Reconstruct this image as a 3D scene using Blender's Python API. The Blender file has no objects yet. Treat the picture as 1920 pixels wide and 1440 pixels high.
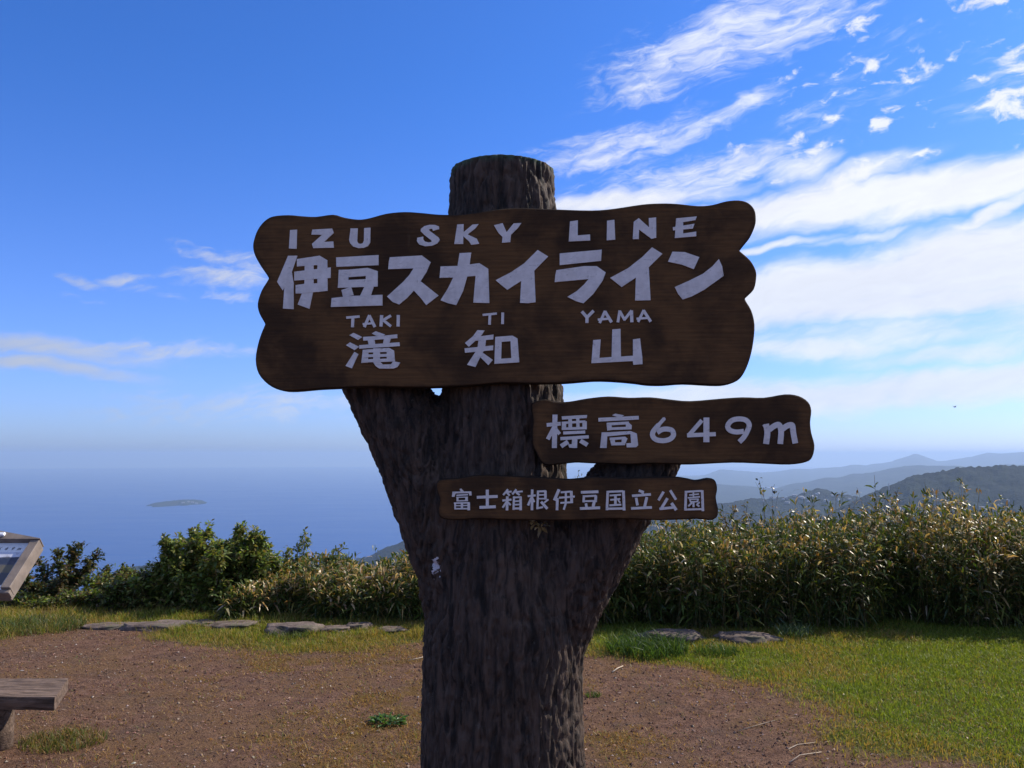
import bpy, bmesh, math, random
import numpy as np
from mathutils import Vector, Matrix, noise as mnoise
R = math.radians
rng = np.random.default_rng(7)
random.seed(7)
scene = bpy.context.scene
col = scene.collection

# ------------------------------------------------------------------ camera
PITCH = R(4.87); FPX = 1553.0; EYE = 1.6
cam = bpy.data.cameras.new('camera'); camo = bpy.data.objects.new('camera', cam); col.objects.link(camo)
camo.location = (0, 0, EYE); camo.rotation_euler = (R(90)+PITCH, 0, 0)
cam.sensor_width = 36; cam.lens = FPX/1920*36; cam.clip_start = .05; cam.clip_end = 200000
scene.camera = camo

def ray(px, py):
    a, b = (px-960)/FPX, -(py-720)/FPX
    c, s = math.cos(PITCH), math.sin(PITCH)
    return Vector((a, c-b*s, s+b*c))
def at_depth(px, py, Y):
    r = ray(px, py); return Vector((0, 0, EYE)) + r*(Y/r.y)
def on_ground(px, py, z=0.0):
    r = ray(px, py); return Vector((0, 0, EYE)) + r*((z-EYE)/r.z)
def uv_dir(px, py):
    r = ray(px, py); return math.atan2(r.x, r.y), r.z/math.hypot(r.x, r.y)

# ------------------------------------------------------------------ light
SUN_AZ, SUN_EL = R(62), R(40)          # azimuth measured from the view axis towards the right
scene.view_settings.view_transform = 'Standard'; scene.view_settings.look = 'None'
scene.view_settings.exposure = 0.35; scene.view_settings.gamma = 1.0
scene.view_settings.use_curve_mapping = False
scene.cycles.use_denoising = True
scene.cycles.max_bounces = 6; scene.cycles.diffuse_bounces = 3; scene.cycles.glossy_bounces = 2
scene.cycles.transmission_bounces = 2; scene.cycles.volume_bounces = 0; scene.cycles.transparent_max_bounces = 6
scene.cycles.caustics_reflective = False; scene.cycles.caustics_refractive = False

sl = bpy.data.lights.new('sun', 'SUN'); so = bpy.data.objects.new('sun', sl); col.objects.link(so)
sl.energy = 5.0; sl.angle = R(.5); sl.color = (1, .90, .76)
sd = Vector((math.sin(SUN_AZ)*math.cos(SUN_EL), math.cos(SUN_AZ)*math.cos(SUN_EL), math.sin(SUN_EL)))
so.rotation_euler = sd.to_track_quat('Z', 'Y').to_euler()
so.location = (20, 10, 30)

world = bpy.data.worlds.new('World'); scene.world = world; world.use_nodes = True
class NT:
    """tiny node-tree helper"""
    def __init__(s, tree): s.t = tree; tree.nodes.clear()
    def n(s, typ, inputs=None, **kw):
        nd = s.t.nodes.new(typ)
        for k, v in kw.items(): setattr(nd, k, v)
        for k, v in (inputs or {}).items():
            if isinstance(v, bpy.types.NodeSocket): s.t.links.new(v, nd.inputs[k])
            else: nd.inputs[k].default_value = v
        return nd
    def m(s, op, a, b=0.0, c=None, clamp=False):
        d = {0: a, 1: b}
        if c is not None: d[2] = c
        return s.n('ShaderNodeMath', d, operation=op, use_clamp=clamp).outputs[0]
    def mr(s, v, a, b, c=0.0, d=1.0, smooth=True):
        return s.n('ShaderNodeMapRange', {'Value': v, 'From Min': a, 'From Max': b, 'To Min': c, 'To Max': d},
                   interpolation_type='SMOOTHSTEP' if smooth else 'LINEAR').outputs[0]
    def mix(s, f, a, b, blend='MIX'):
        nd = s.n('ShaderNodeMix', data_type='RGBA', blend_type=blend)
        for i, v in ((0, f), (6, a), (7, b)):
            if isinstance(v, bpy.types.NodeSocket): s.t.links.new(v, nd.inputs[i])
            else: nd.inputs[i].default_value = v if i == 0 else (*v, 1)
        return nd.outputs[2]
    def noise(s, vec, scale, detail=4, rough=.55, dist=0.0):
        return s.n('ShaderNodeTexNoise', {'Vector': vec, 'Scale': scale, 'Detail': detail, 'Roughness': rough, 'Distortion': dist}).outputs[0]
    def mapping(s, vec, scale=(1, 1, 1), rot=(0, 0, 0), loc=(0, 0, 0), vt='POINT'):
        return s.n('ShaderNodeMapping', {'Vector': vec, 'Scale': scale, 'Rotation': rot, 'Location': loc}, vector_type=vt).outputs[0]

def build_world():
    w = NT(world.node_tree)
    tc = w.n('ShaderNodeTexCoord').outputs['Generated']
    sep = w.n('ShaderNodeSeparateXYZ', {0: tc}); x, y, z = sep.outputs
    zc = w.m('MAXIMUM', z, 0.012)
    sky = w.n('ShaderNodeTexSky', sky_type='NISHITA')
    sky.sun_disc = False; sky.sun_elevation = SUN_EL; sky.sun_rotation = SUN_AZ
    sky.altitude = 649; sky.air_density = 1.0; sky.dust_density = 1.0; sky.ozone_density = 3.0
    # clouds live on directions: u = azimuth, v = tangent of elevation
    hor = w.m('SQRT', w.m('ADD', w.m('MULTIPLY', x, x), w.m('MULTIPLY', y, y)))
    u = w.m('ARCTAN2', x, y); v = w.m('DIVIDE', zc, hor)
    uv = w.n('ShaderNodeCombineXYZ', {0: u, 1: v, 2: 0.0}).outputs[0]
    base = w.mix(1.0, sky.outputs[0], w.mix(w.mr(v, .0, .5), SKY_LOW, SKY_HIGH), 'MULTIPLY')
    warp = w.n('ShaderNodeTexNoise', {'Vector': uv, 'Scale': 7.0, 'Detail': 4.0, 'Roughness': .6})
    wv = w.n('ShaderNodeVectorMath', {0: warp.outputs['Color'], 1: (.5, .5, .5)}, operation='SUBTRACT').outputs[0]
    wv = w.n('ShaderNodeVectorMath', {0: wv, 1: (.09, .05, 0)}, operation='MULTIPLY').outputs[0]
    uvw = w.n('ShaderNodeVectorMath', {0: uv, 1: wv}, operation='ADD').outputs[0]
    def field(blobs):
        tot = None
        for (px, py, a, b, ang, amp) in blobs:
            cu, cv = uv_dir(px, py)
            m = w.mapping(uvw, scale=(a/FPX, b/FPX, 1), rot=(0, 0, R(ang)), loc=(cu, cv, 0), vt='TEXTURE')
            ln = w.n('ShaderNodeVectorMath', {0: m}, operation='LENGTH').outputs['Value']
            g = w.mr(ln, 1.25, .1, 0, amp)
            tot = g if tot is None else w.m('MAXIMUM', tot, g)
        return tot
    cirrus = field(CIRRUS); sheet = field(SHEET); puffs = field(PUFFS)
    # textures: streaky and rippled cells, rising to the right
    st = w.mapping(uvw, scale=(.22, .055, 1), rot=(0, 0, R(17)), vt='TEXTURE')
    n1 = w.noise(st, 1.6, 9, .62, .25)
    rp = w.mapping(uvw, scale=(.040, .0125, 1), rot=(0, 0, R(12)), vt='TEXTURE')
    n2 = w.noise(rp, 1.0, 6, .62, .5)
    n3 = w.noise(w.mapping(uvw, scale=(.034, .022, 1), rot=(0, 0, R(10)), vt='TEXTURE'), 1.0, 7, .6, .3)
    lo = w.noise(w.mapping(uvw, scale=(.5, .11, 1), rot=(0, 0, R(8)), vt='TEXTURE'), 1.3, 6, .55, .1)
    t1 = w.m('ADD', w.m('MULTIPLY', n1, .45), w.m('MULTIPLY', n2, .55))
    c1 = w.mr(w.m('ADD', cirrus, w.m('MULTIPLY', w.m('SUBTRACT', t1, .5), 3.4)), .18, 1.45, 0, .86)
    c1 = w.m('MULTIPLY', c1, w.mr(cirrus, 0, .35))
    t2 = w.m('ADD', w.m('MULTIPLY', lo, .55), w.m('MULTIPLY', t1, .45))
    c2 = w.mr(w.m('ADD', sheet, w.m('MULTIPLY', w.m('SUBTRACT', t2, .5), 2.0)), .12, 1.0, 0, .96)
    c2 = w.m('MULTIPLY', c2, w.mr(sheet, 0, .3))
    c3 = w.mr(w.m('ADD', puffs, w.m('MULTIPLY', w.m('SUBTRACT', n3, .5), 5.0)), .55, 1.45, 0, .92)
    c3 = w.m('MULTIPLY', c3, w.mr(puffs, 0, .3))
    # broken cloud added only outside the view, to whiten the ambient light
    pl = w.n('ShaderNodeVectorMath', {0: w.n('ShaderNodeCombineXYZ', {0: w.m('DIVIDE', x, zc), 1: w.m('DIVIDE', y, zc), 2: 0.0}).outputs[0]}).outputs[0]
    hb = w.noise(pl, .9, 8, .6, .4)
    outside = w.m('MAXIMUM', w.mr(v, .62, .85), w.mr(w.m('ABSOLUTE', u), .70, .95))
    hi = w.m('MULTIPLY', w.mr(hb, .42, .62, 0, .85), outside)
    inv = w.m('MULTIPLY', w.m('MULTIPLY', w.m('SUBTRACT', 1, c1), w.m('SUBTRACT', 1, c2)), w.m('SUBTRACT', 1, c3))
    alpha = w.m('SUBTRACT', 1, w.m('MULTIPLY', inv, w.m('SUBTRACT', 1, hi)))
    tone = w.mr(t2, .3, .7, .86, 1.03)
    cc = w.mix(w.mr(v, .05, .30), CLOUD_LOW, CLOUD_HIGH)
    cc = w.n('ShaderNodeVectorMath', {0: cc, 3: tone}, operation='SCALE').outputs[0]
    cc = w.n('ShaderNodeVectorMath', {0: cc, 3: w.mr(w.m('COSINE', w.m('SUBTRACT', u, SUN_AZ)), -.3, .75, .60, 1.03)}, operation='SCALE').outputs[0]
    out = w.mix(alpha, base, cc)
    bg = w.n('ShaderNodeBackground', {'Color': out, 'Strength': .1})
    w.n('ShaderNodeOutputWorld', {'Surface': bg.outputs[0]})

SKY_LOW = (.68, .88, 1.58); SKY_HIGH = (.37, .78, 1.50)
CLOUD_LOW = (6.3, 6.9, 8.2); CLOUD_HIGH = (7.5, 7.7, 8.3)
# (pixel x, pixel y, half length, half width, tilt, strength)
CIRRUS = [(1370, 70, 330, 100, 14, .95), (1230, 150, 180, 55, 12, .8), (1470, 40, 170, 90, 20, .8), (1190, 258, 250, 50, 10, .95), (1390, 200, 120, 30, 28, .85),
          (1120, 295, 160, 34, 6, .85), (1320, 318, 300, 50, 6, .9), (1500, 230, 150, 90, 25, .30), (1640, 130, 260, 120, 10, .28),
          (1860, 160, 110, 70, 20, .5), (430, 528, 110, 28, 2, 1.0), (420, 492, 90, 18, -4, .8), (480, 500, 60, 30, -5, .8), (380, 470, 80, 12, -8, .5),
          (430, 565, 110, 18, -4, .6), (160, 518, 60, 14, -6, .85), (240, 520, 60, 13, 2, .8), (290, 548, 70, 16, -14, .65), (150, 550, 50, 12, -5, .5),
          (480, 755, 360, 50, 3, .70), (330, 735, 200, 30, 0, .5), (320, 650, 190, 18, 0, .7)]
SHEET = [(1160, 375, 300, 34, 3, 1.0), (1420, 398, 330, 42, 5, 1.15), (1640, 378, 300, 40, 8, 1.15), (1850, 345, 260, 44, 12, 1.2), (1930, 320, 120, 36, 14, 1.1),
         (1560, 350, 200, 34, 10, .8), (1500, 318, 90, 34, 12, .7), (1830, 420, 160, 20, 28, .9), (1450, 462, 130, 14, 4, .8), (1620, 448, 120, 14, 4, .6),
         (1560, 545, 420, 74, 3, 1.35), (1820, 500, 360, 90, 7, 1.4), (1930, 450, 130, 60, 16, 1.1), (1650, 575, 560, 40, 0, 1.15),
         (1700, 625, 520, 60, 0, .60), (1520, 650, 250, 26, -3, .8), (1800, 665, 240, 24, 3, .65), (1500, 738, 760, 44, 2, 1.0), (1800, 712, 420, 34, 3, 1.0), (1180, 745, 260, 34, 2, .8),
         (60, 645, 270, 28, -3, .72), (230, 650, 160, 16, 0, .5), (80, 685, 230, 24, -2, .75), (1250, 440, 300, 40, 4, .7),
         (2400, 450, 560, 220, 8, 1.0), (-400, 640, 500, 60, 0, .7)]
PUFFS = [(1908, 110, 80, 34, 8, 1.0), (1888, 75, 60, 36, 30, .75), (1885, 190, 120, 36, 10, 1.1), (1925, 185, 60, 40, 10, 1.1), (1728, 122, 56, 20, 5, .95), (1573, 228, 34, 20, -10, .95),
         (1656, 236, 28, 18, 0, .95), (1500, 305, 70, 28, 25, 1.05), (1490, 258, 34, 16, 20, .8), (1400, 285, 50, 20, 15, .7), (1600, 335, 90, 26, 22, 1.0),
         (1850, 6, 46, 18, 0, .9), (1910, 250, 60, 20, 20, .8), (1690, 308, 90, 18, 8, .85), (1580, 275, 70, 30, 25, .6), (1840, 150, 90, 34, 20, .6),
         (1600, 45, 60, 30, 0, .55), (1610, 115, 90, 40, 10, .45), (1650, 180, 300, 100, 5, .36), (1480, 140, 60, 24, 0, .6), (1360, 285, 60, 18, 12, .8), (1780, 30, 260, 50, 5, .3)]
build_world()

# ------------------------------------------------------------------ object helpers
def tag(o, label=None, cat=None, group=None, kind=None):
    if label: o['label'] = label
    if cat: o['category'] = cat
    if group: o['group'] = group
    if kind: o['kind'] = kind
    return o
def empty(name, loc=(0, 0, 0), rz=0):
    o = bpy.data.objects.new(name, None); o.location = loc; o.rotation_euler = (0, 0, rz); o.empty_display_size = .2
    col.objects.link(o); return o
def link(name, me, mat=None, parent=None, loc=None):
    o = bpy.data.objects.new(name, me); col.objects.link(o)
    if mat and not me.materials: me.materials.append(mat)
    if parent: o.parent = parent
    if loc is not None: o.location = loc
    return o
def arr_mesh(name, verts, faces, cols=None, smooth=False):
    verts = np.asarray(verts, dtype=np.float32); faces = np.asarray(faces, dtype=np.int32)
    me = bpy.data.meshes.new(name); k = faces.shape[1]
    me.vertices.add(len(verts)); me.vertices.foreach_set('co', verts.ravel())
    me.loops.add(faces.size); me.loops.foreach_set('vertex_index', faces.ravel())
    me.polygons.add(len(faces)); me.polygons.foreach_set('loop_start', np.arange(0, faces.size, k, dtype=np.int32))
    me.polygons.foreach_set('use_smooth', np.full(len(faces), smooth))
    if cols is not None:
        ca = me.color_attributes.new('Col', 'FLOAT_COLOR', 'POINT')
        c4 = np.ones((len(verts), 4), dtype=np.float32); c4[:, :cols.shape[1]] = cols
        ca.data.foreach_set('color', c4.ravel())
    me.update(calc_edges=True); me.validate(); return me
def bm_mesh(name, bm, smooth=False):
    me = bpy.data.meshes.new(name)
    bmesh.ops.recalc_face_normals(bm, faces=bm.faces)
    for f in bm.faces: f.smooth = smooth
    bm.to_mesh(me); bm.free(); return me

def hash2(ix, iy, seed=0):
    h = (ix.astype(np.int64)*374761393 + iy.astype(np.int64)*668265263 + seed*1442695041) & 0xffffffff
    h = ((h ^ (h >> 13))*1274126177) & 0xffffffff
    return ((h ^ (h >> 16)) & 0xffff)/65535.0
def vnoise(x, y, seed=0):
    ix, iy = np.floor(x), np.floor(y); fx, fy = x-ix, y-iy
    fx = fx*fx*(3-2*fx); fy = fy*fy*(3-2*fy)
    a, b = hash2(ix, iy, seed), hash2(ix+1, iy, seed); c, d = hash2(ix, iy+1, seed), hash2(ix+1, iy+1, seed)
    return (a*(1-fx)+b*fx)*(1-fy) + (c*(1-fx)+d*fx)*fy
def fbm(x, y, oct=4, seed=0):
    s, a, t = 0, 1, 0
    for i in range(oct):
        s = s + a*vnoise(x*2**i+17.3*i, y*2**i-9.1*i, seed+i); t += a; a *= .5
    return s/t
def sstep(a, b, x):
    t = np.clip((x-a)/(b-a), 0, 1); return t*t*(3-2*t)

# ------------------------------------------------------------------ materials
def mat(name, build):
    m = bpy.data.materials.new(name); m.use_nodes = True
    t = NT(m.node_tree); build(t); return m
def out_pr(t, color, rough=.8, bump=None, bstr=.3, bdist=.01, spec=.3, extra=None):
    d = {'Base Color': color if isinstance(color, bpy.types.NodeSocket) else (*color, 1), 'Roughness': rough, 'Specular IOR Level': spec}
    if bump is not None:
        d['Normal'] = t.n('ShaderNodeBump', {'Height': bump, 'Strength': bstr, 'Distance': bdist}).outputs[0]
    p = t.n('ShaderNodeBsdfPrincipled', d)
    t.n('ShaderNodeOutputMaterial', {'Surface': p.outputs[0]})
    return p
def m_simple(name, c, rough=.8, var=.25, scale=8, spec=.3, bstr=.25, bdist=.004):
    def b(t):
        tc = t.n('ShaderNodeTexCoord').outputs['Object']
        n = t.noise(tc, scale, 6, .6)
        cc = t.mix(t.mr(n, .3, .7), tuple(v*(1-var) for v in c), tuple(v*(1+var) for v in c))
        out_pr(t, cc, rough, t.noise(tc, scale*4, 5, .6), bstr, bdist, spec)
    return mat(name, b)
def leaf_mat(name, trans=.35, rough=.42, spec=.45):
    def b(t):
        c = t.n('ShaderNodeVertexColor', layer_name='Col').outputs[0]
        p = t.n('ShaderNodeBsdfPrincipled', {'Base Color': c, 'Roughness': rough, 'Specular IOR Level': spec})
        tr = t.n('ShaderNodeBsdfTranslucent', {'Color': t.mix(1, c, (1.25, 1.2, .55), 'MULTIPLY')})
        mx = t.n('ShaderNodeMixShader', {0: trans, 1: p.outputs[0], 2: tr.outputs[0]})
        t.n('ShaderNodeOutputMaterial', {'Surface': mx.outputs[0]})
    return mat(name, b)

def b_bark(t):
    tc = t.n('ShaderNodeTexCoord').outputs['Object']
    sm = t.mapping(tc, scale=(1, 1, .16))
    n1 = t.noise(sm, 42, 6, .6, .6); n2 = t.noise(tc, 6, 5, .6); n3 = t.noise(sm, 150, 4, .6, .3)
    c = t.mix(t.mr(n1, .33, .66), (.011, .0078, .006), (.085, .056, .040))
    c = t.mix(t.m('MULTIPLY', t.mr(n2, .5, .75), .5), c, (.045, .028, .020))
    c = t.mix(t.mr(t.noise(tc, 24, 5, .7), .62, .72, 0, .5), c, (.13, .12, .10))
    # moss stain on the rim of the cut top
    z = t.n('ShaderNodeSeparateXYZ', {0: tc}).outputs[2]
    top = TRUNK_TOP
    g = t.m('MULTIPLY', t.mr(z, top-.035, top-.004), t.mr(t.noise(tc, 20, 3), .3, .55))
    c = t.mix(g, c, (.05, .085, .05))
    # splash of old white paint on the left side
    p = PAINT
    pm = t.mapping(tc, scale=(.016, .5, .036), loc=tuple(p), vt='TEXTURE')
    ln = t.n('ShaderNodeVectorMath', {0: pm}, operation='LENGTH').outputs['Value']
    k = t.m('ADD', ln, t.m('MULTIPLY', t.noise(tc, 70, 4, .6), 3.4))
    k = t.m('MULTIPLY', t.mr(k, 2.45, 2.25), t.mr(t.n('ShaderNodeSeparateXYZ', {0: tc}).outputs[1], 3.05, 3.0))
    c = t.mix(k, c, (.62, .62, .66))
    h = t.m('ADD', t.m('MULTIPLY', n1, .8), t.m('MULTIPLY', n3, .35))
    out_pr(t, c, .82, h, .9, .012, .35)
def b_board(t):
    tc = t.n('ShaderNodeTexCoord').outputs['Object']
    oi = t.n('ShaderNodeObjectInfo').outputs['Random']
    off = t.n('ShaderNodeCombineXYZ', {0: t.m('MULTIPLY', oi, 9.0), 1: 0.0, 2: t.m('MULTIPLY', oi, 5.0)}).outputs[0]
    v = t.n('ShaderNodeVectorMath', {0: tc, 1: off}, operation='ADD').outputs[0]
    gr = t.mapping(v, scale=(.09, 1, 1))
    bend = t.noise(t.mapping(v, scale=(.6, 1, 1.4)), 2.2, 3, .5)
    wv = t.n('ShaderNodeTexWave', {'Vector': t.mapping(v, scale=(.06, 1, 1)), 'Scale': 26.0, 'Distortion': 9.0, 'Detail': 3.0, 'Detail Scale': 1.2},
             wave_type='BANDS', bands_direction='Z').outputs[1]
    n1 = t.noise(gr, 90, 5, .65, .2); n2 = t.noise(v, 3.0, 5, .6, .3); n3 = t.noise(v, 14, 5, .65)
    g = t.m('ADD', t.m('MULTIPLY', wv, .10), t.m('MULTIPLY', n1, .90))
    c = t.mix(t.mr(g, .25, .75), (.090, .047, .021), (.145, .074, .030))
    # black weathering: blotches and along the upper edges, a stain with its own shape
    w = t.m('ADD', t.mr(n2, .42, .62), t.m('MULTIPLY', t.m('SUBTRACT', n3, .5), .6), clamp=True)
    ed = t.n('ShaderNodeVertexColor', layer_name='Col').outputs[0]
    edv = t.n('ShaderNodeSeparateColor', {0: ed}).outputs[0]
    w = t.m('MAXIMUM', t.m('MULTIPLY', w, .72), t.mr(t.m('ADD', edv, t.m('MULTIPLY', t.m('SUBTRACT', n3, .5), .7)), .25, .85))
    c = t.mix(w, c, (.022, .015, .011))
    c = t.mix(t.mr(t.noise(t.mapping(v, scale=(3, 1, .35)), 7, 4, .6), .66, .78, 0, .35), c, (.15, .11, .08))
    out_pr(t, c, .85, t.m('ADD', g, t.m('MULTIPLY', n3, .3)), .45, .004, .12)
def b_letter(t):
    tc = t.n('ShaderNodeTexCoord').outputs['Object']
    n = t.noise(tc, 26, 6, .65); n2 = t.noise(t.mapping(tc, scale=(.3, 1, 1)), 120, 4)
    c = t.mix(t.mr(n, .35, .7), (.64, .60, .57), (.78, .74, .71))
    c = t.mix(t.mr(t.noise(tc, 60, 6, .75), .60, .68, 0, .65), c, (.30, .27, .24))
    c = t.mix(t.mr(n2, .55, .75, 0, .5), c, (.40, .38, .36))
    c = t.mix(t.mr(t.noise(tc, 8, 3), .55, .7, 0, .3), c, (.36, .34, .33))
    out_pr(t, c, .55, n2, .2, .002, .3)
def b_ground(t):
    tc = t.n('ShaderNodeTexCoord').outputs['Object']
    vc = t.n('ShaderNodeSeparateColor', {0: t.n('ShaderNodeVertexColor', layer_name='Col').outputs[0]})
    lawn, dead, far = vc.outputs
    n1 = t.noise(tc, 1.3, 6, .6); n2 = t.noise(tc, 9, 7, .7); n3 = t.noise(tc, 60, 5, .7); n4 = t.noise(tc, 220, 3, .6)
    d = t.mix(t.mr(n2, .35, .65), (.118, .061, .040), (.235, .134, .088))
    d = t.mix(t.mr(n1, .42, .60, 0, .75), d, (.190, .110, .052))
    d = t.mix(t.mr(t.noise(tc, 2.6, 6, .7, .5), .50, .66, 0, .55), d, (.11, .075, .062))
    d = t.mix(t.mr(t.noise(tc, 24, 6, .7), .50, .66, 0, .75), d, (.095, .050, .036))
    d = t.mix(t.mr(n3, .52, .68, 0, .85), d, (.042, .024, .019))
    d = t.mix(t.mr(n4, .60, .70, 0, .7), d, (.32, .23, .18))
    dg = t.mix(t.mr(n3, .35, .65), (.085, .048, .016), (.21, .125, .042))
    k = t.mr(t.m('ADD', dead, t.m('MULTIPLY', t.m('SUBTRACT', t.noise(tc, 4, 7, .7), .5), 3.0)), .3, .9)
    d = t.mix(k, d, dg)
    g = t.mix(t.mr(n2, .35, .65), (.055, .075, .014), (.11, .13, .026))
    g = t.mix(t.mr(n3, .5, .7, 0, .7), g, (.035, .030, .012))
    k2 = t.mr(t.m('ADD', lawn, t.m('MULTIPLY', t.m('SUBTRACT', n2, .5), .7)), .3, .75)
    c = t.mix(k2, d, g)
    fo = t.mix(t.mr(t.noise(tc, .02, 8, .65), .35, .65), (.018, .032, .012), (.045, .070, .022))
    c = t.mix(far, c, fo)
    h = t.m('ADD', t.m('MULTIPLY', n3, .6), t.m('ADD', t.m('MULTIPLY', n2, .8), t.m('MULTIPLY', n4, .25)))
    out_pr(t, c, .95, h, 1.0, .045, .12)
def b_sea(t):
    tc = t.n('ShaderNodeTexCoord').outputs['Object']
    n1 = t.noise(t.mapping(tc, scale=(1, 2.2, 1)), .0011, 6, .6, .8)
    n2 = t.noise(tc, .02, 6, .65)
    c = t.mix(t.mr(n1, .35, .7), (.004, .040, .170), (.012, .065, .230))
    r = t.mr(n1, .3, .7, .32, .42)
    out_pr(t, c, r, n2, .25, 8.0, .5)
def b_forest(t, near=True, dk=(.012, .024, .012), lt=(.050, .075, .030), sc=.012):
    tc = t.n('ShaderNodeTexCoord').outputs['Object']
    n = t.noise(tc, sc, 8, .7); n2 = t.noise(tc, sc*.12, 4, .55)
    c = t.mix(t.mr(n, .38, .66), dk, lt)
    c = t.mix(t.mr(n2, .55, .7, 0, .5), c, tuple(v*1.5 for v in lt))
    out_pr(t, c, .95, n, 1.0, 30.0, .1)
def b_stone(t):
    tc = t.n('ShaderNodeTexCoord').outputs['Object']
    n = t.noise(tc, 9, 8, .65); n2 = t.noise(tc, 45, 6, .7)
    oi = t.n('ShaderNodeObjectInfo').outputs['Random']
    c = t.mix(t.mr(n, .35, .65), (.075, .055, .045), (.20, .155, .13))
    c = t.mix(t.mr(n2, .58, .7, 0, .7), c, (.27, .23, .20))
    c = t.mix(t.mr(t.noise(tc, 5, 4), .52, .66, 0, .7), c, (.06, .07, .03))
    c = t.mix(t.m('MULTIPLY', oi, .35), c, (.09, .07, .07))
    out_pr(t, c, .9, t.m('ADD', n, t.m('MULTIPLY', n2, .5)), .7, .02, .25)
def b_log(t):
    tc = t.n('ShaderNodeTexCoord').outputs['Object']
    v = t.mapping(tc, scale=(.12, 1, 1))
    n = t.noise(v, 45, 7, .65, .4); n2 = t.noise(tc, 7, 5, .6)
    c = t.mix(t.mr(n, .35, .65), (.060, .040, .028), (.185, .130, .098))
    c = t.mix(t.mr(n2, .5, .7, 0, .6), c, (.085, .055, .042))
    out_pr(t, c, .85, n, .8, .01, .25)

TRUNK_TOP = at_depth(943, 287, 2.81).z
PAINT = at_depth(815, 1066, 2.78)
M = {}
M['bark'] = mat('bark', b_bark); M['board'] = mat('stained_board', b_board); M['letter'] = mat('white_paint', b_letter)
M['ground'] = mat('soil', b_ground); M['sea'] = mat('sea_water', b_sea); M['stone'] = mat('stone', b_stone); M['log'] = mat('weathered_log', b_log)
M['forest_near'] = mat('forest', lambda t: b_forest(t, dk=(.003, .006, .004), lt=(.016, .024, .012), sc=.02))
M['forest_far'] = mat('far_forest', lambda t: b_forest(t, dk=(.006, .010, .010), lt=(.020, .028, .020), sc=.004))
M['leaf'] = leaf_mat('leaf', .42, .40, .4); M['bamboo'] = leaf_mat('bamboo_leaf', .32, .40, .35); M['grass'] = leaf_mat('grass_blade', .42, .5, .25)
M['twig'] = m_simple('twig_bark', (.10, .07, .05), .9, .3, 20)
M['stem'] = m_simple('green_stem', (.09, .10, .035), .7, .3, 20)
M['pebble'] = leaf_mat('pebble', 0.0, .9, .2)

# ------------------------------------------------------------------ SETTING: ground, sea, hills
def poly_sdf(P, poly):
    """signed distance, positive inside"""
    x, y = P[:, 0], P[:, 1]; best = np.full(len(P), 1e9); ins = np.zeros(len(P), bool)
    n = len(poly)
    for i in range(n):
        ax, ay = poly[i]; bx, by = poly[(i+1) % n]
        dx, dy = bx-ax, by-ay; L = dx*dx+dy*dy+1e-12
        t = np.clip(((x-ax)*dx+(y-ay)*dy)/L, 0, 1)
        best = np.minimum(best, (x-ax-t*dx)**2+(y-ay-t*dy)**2)
        c = (ay > y) != (by > y)
        xi = ax+(y-ay)*dx/(dy if abs(dy) > 1e-12 else 1e-12)
        ins ^= c & (x < xi)
    return np.where(ins, 1, -1)*np.sqrt(best)
def gpoly(pts): return [tuple(on_ground(*p).xy) for p in pts]
LAWN = gpoly([(1085, 1150), (1300, 1140), (2700, 1140), (3000, 1500), (2200, 1600), (1800, 1432), (1640, 1408), (1545, 1392), (1515, 1345), (1500, 1300), (1430, 1275),
              (1300, 1256), (1200, 1246), (1115, 1228), (1080, 1205)])
STRIP = gpoly([(-900, 1135), (-900, 1300), (-60, 1218), (60, 1196), (150, 1182), (225, 1186), (290, 1222), (420, 1234), (560, 1236), (700, 1226), (900, 1215), (1090, 1210), (1090, 1140)])
DEADS = [gpoly(p) for p in ([(520, 1320), (640, 1290), (800, 1280), (1000, 1300), (1000, 1480), (520, 1480), (460, 1400)],
                            [(1085, 1385), (1150, 1375), (1230, 1400), (1270, 1450), (1240, 1500), (1060, 1500)],
                            [(430, 1225), (800, 1210), (860, 1262), (640, 1262), (450, 1258)],
                            [(60, 1372), (150, 1365), (170, 1390), (110, 1420), (40, 1420)],
                            [(1300, 1250), (1480, 1262), (1560, 1300), (1560, 1400), (1480, 1380), (1490, 1310)],
                            [(1560, 1290), (1680, 1290), (1690, 1340), (1560, 1350)])]
def lawn_mask(x, y):
    P = np.stack([x, y], 1)
    n = (fbm(x*1.7, y*1.7, 4, 3)-.5)
    a = sstep(-.18, .42, poly_sdf(P, LAWN)+n*.8+.06)
    b = sstep(-.10, .55, poly_sdf(P, STRIP)+n*.9)*.85
    return np.maximum(np.maximum(a, b), sstep(8.5, 9.2, y))
def dead_mask(x, y):
    P = np.stack([x, y], 1); n = (fbm(x*2.3, y*2.3, 4, 9)-.5); r = np.zeros(len(x))
    for i, d in enumerate(DEADS): r = np.maximum(r, sstep(-.5, .5, poly_sdf(P, d)+n*1.6)*.7)
    return r
def edge_y(x):          # where the plateau ends
    return 9.6+.35*np.sin(x*.5)+.25*np.sin(x*1.3+1)
def ground_z(x, y):
    z = .035*(fbm(x*.55, y*.55, 3, 5)-.5)+.020*(fbm(x*3.2, y*3.2, 4, 6)-.5)
    b = np.maximum(0, y-edge_y(x)); back = np.maximum(0, -y-25); sx = np.maximum(0, np.abs(x)-32)
    big = (fbm(x*.012, y*.012, 4, 8)-.5)
    d = np.sqrt(b*b+back*back*.3+sx*sx)
    z = z - .42*d**1.0*(1-np.exp(-d/2.5)) + big*np.minimum(d*.12, 60)
    return np.maximum(z, -720)
def axis_pts(lo, hi, step, far):
    c = list(np.arange(lo, hi+1e-6, step)); s = step
    a = c[-1]
    while a < far: s *= 1.16; a += s; c.append(a)
    s = step; a = c[0]; pre = []
    while a > -far: s *= 1.16; a -= s; pre.append(a)
    return np.array(pre[::-1]+c)
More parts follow.
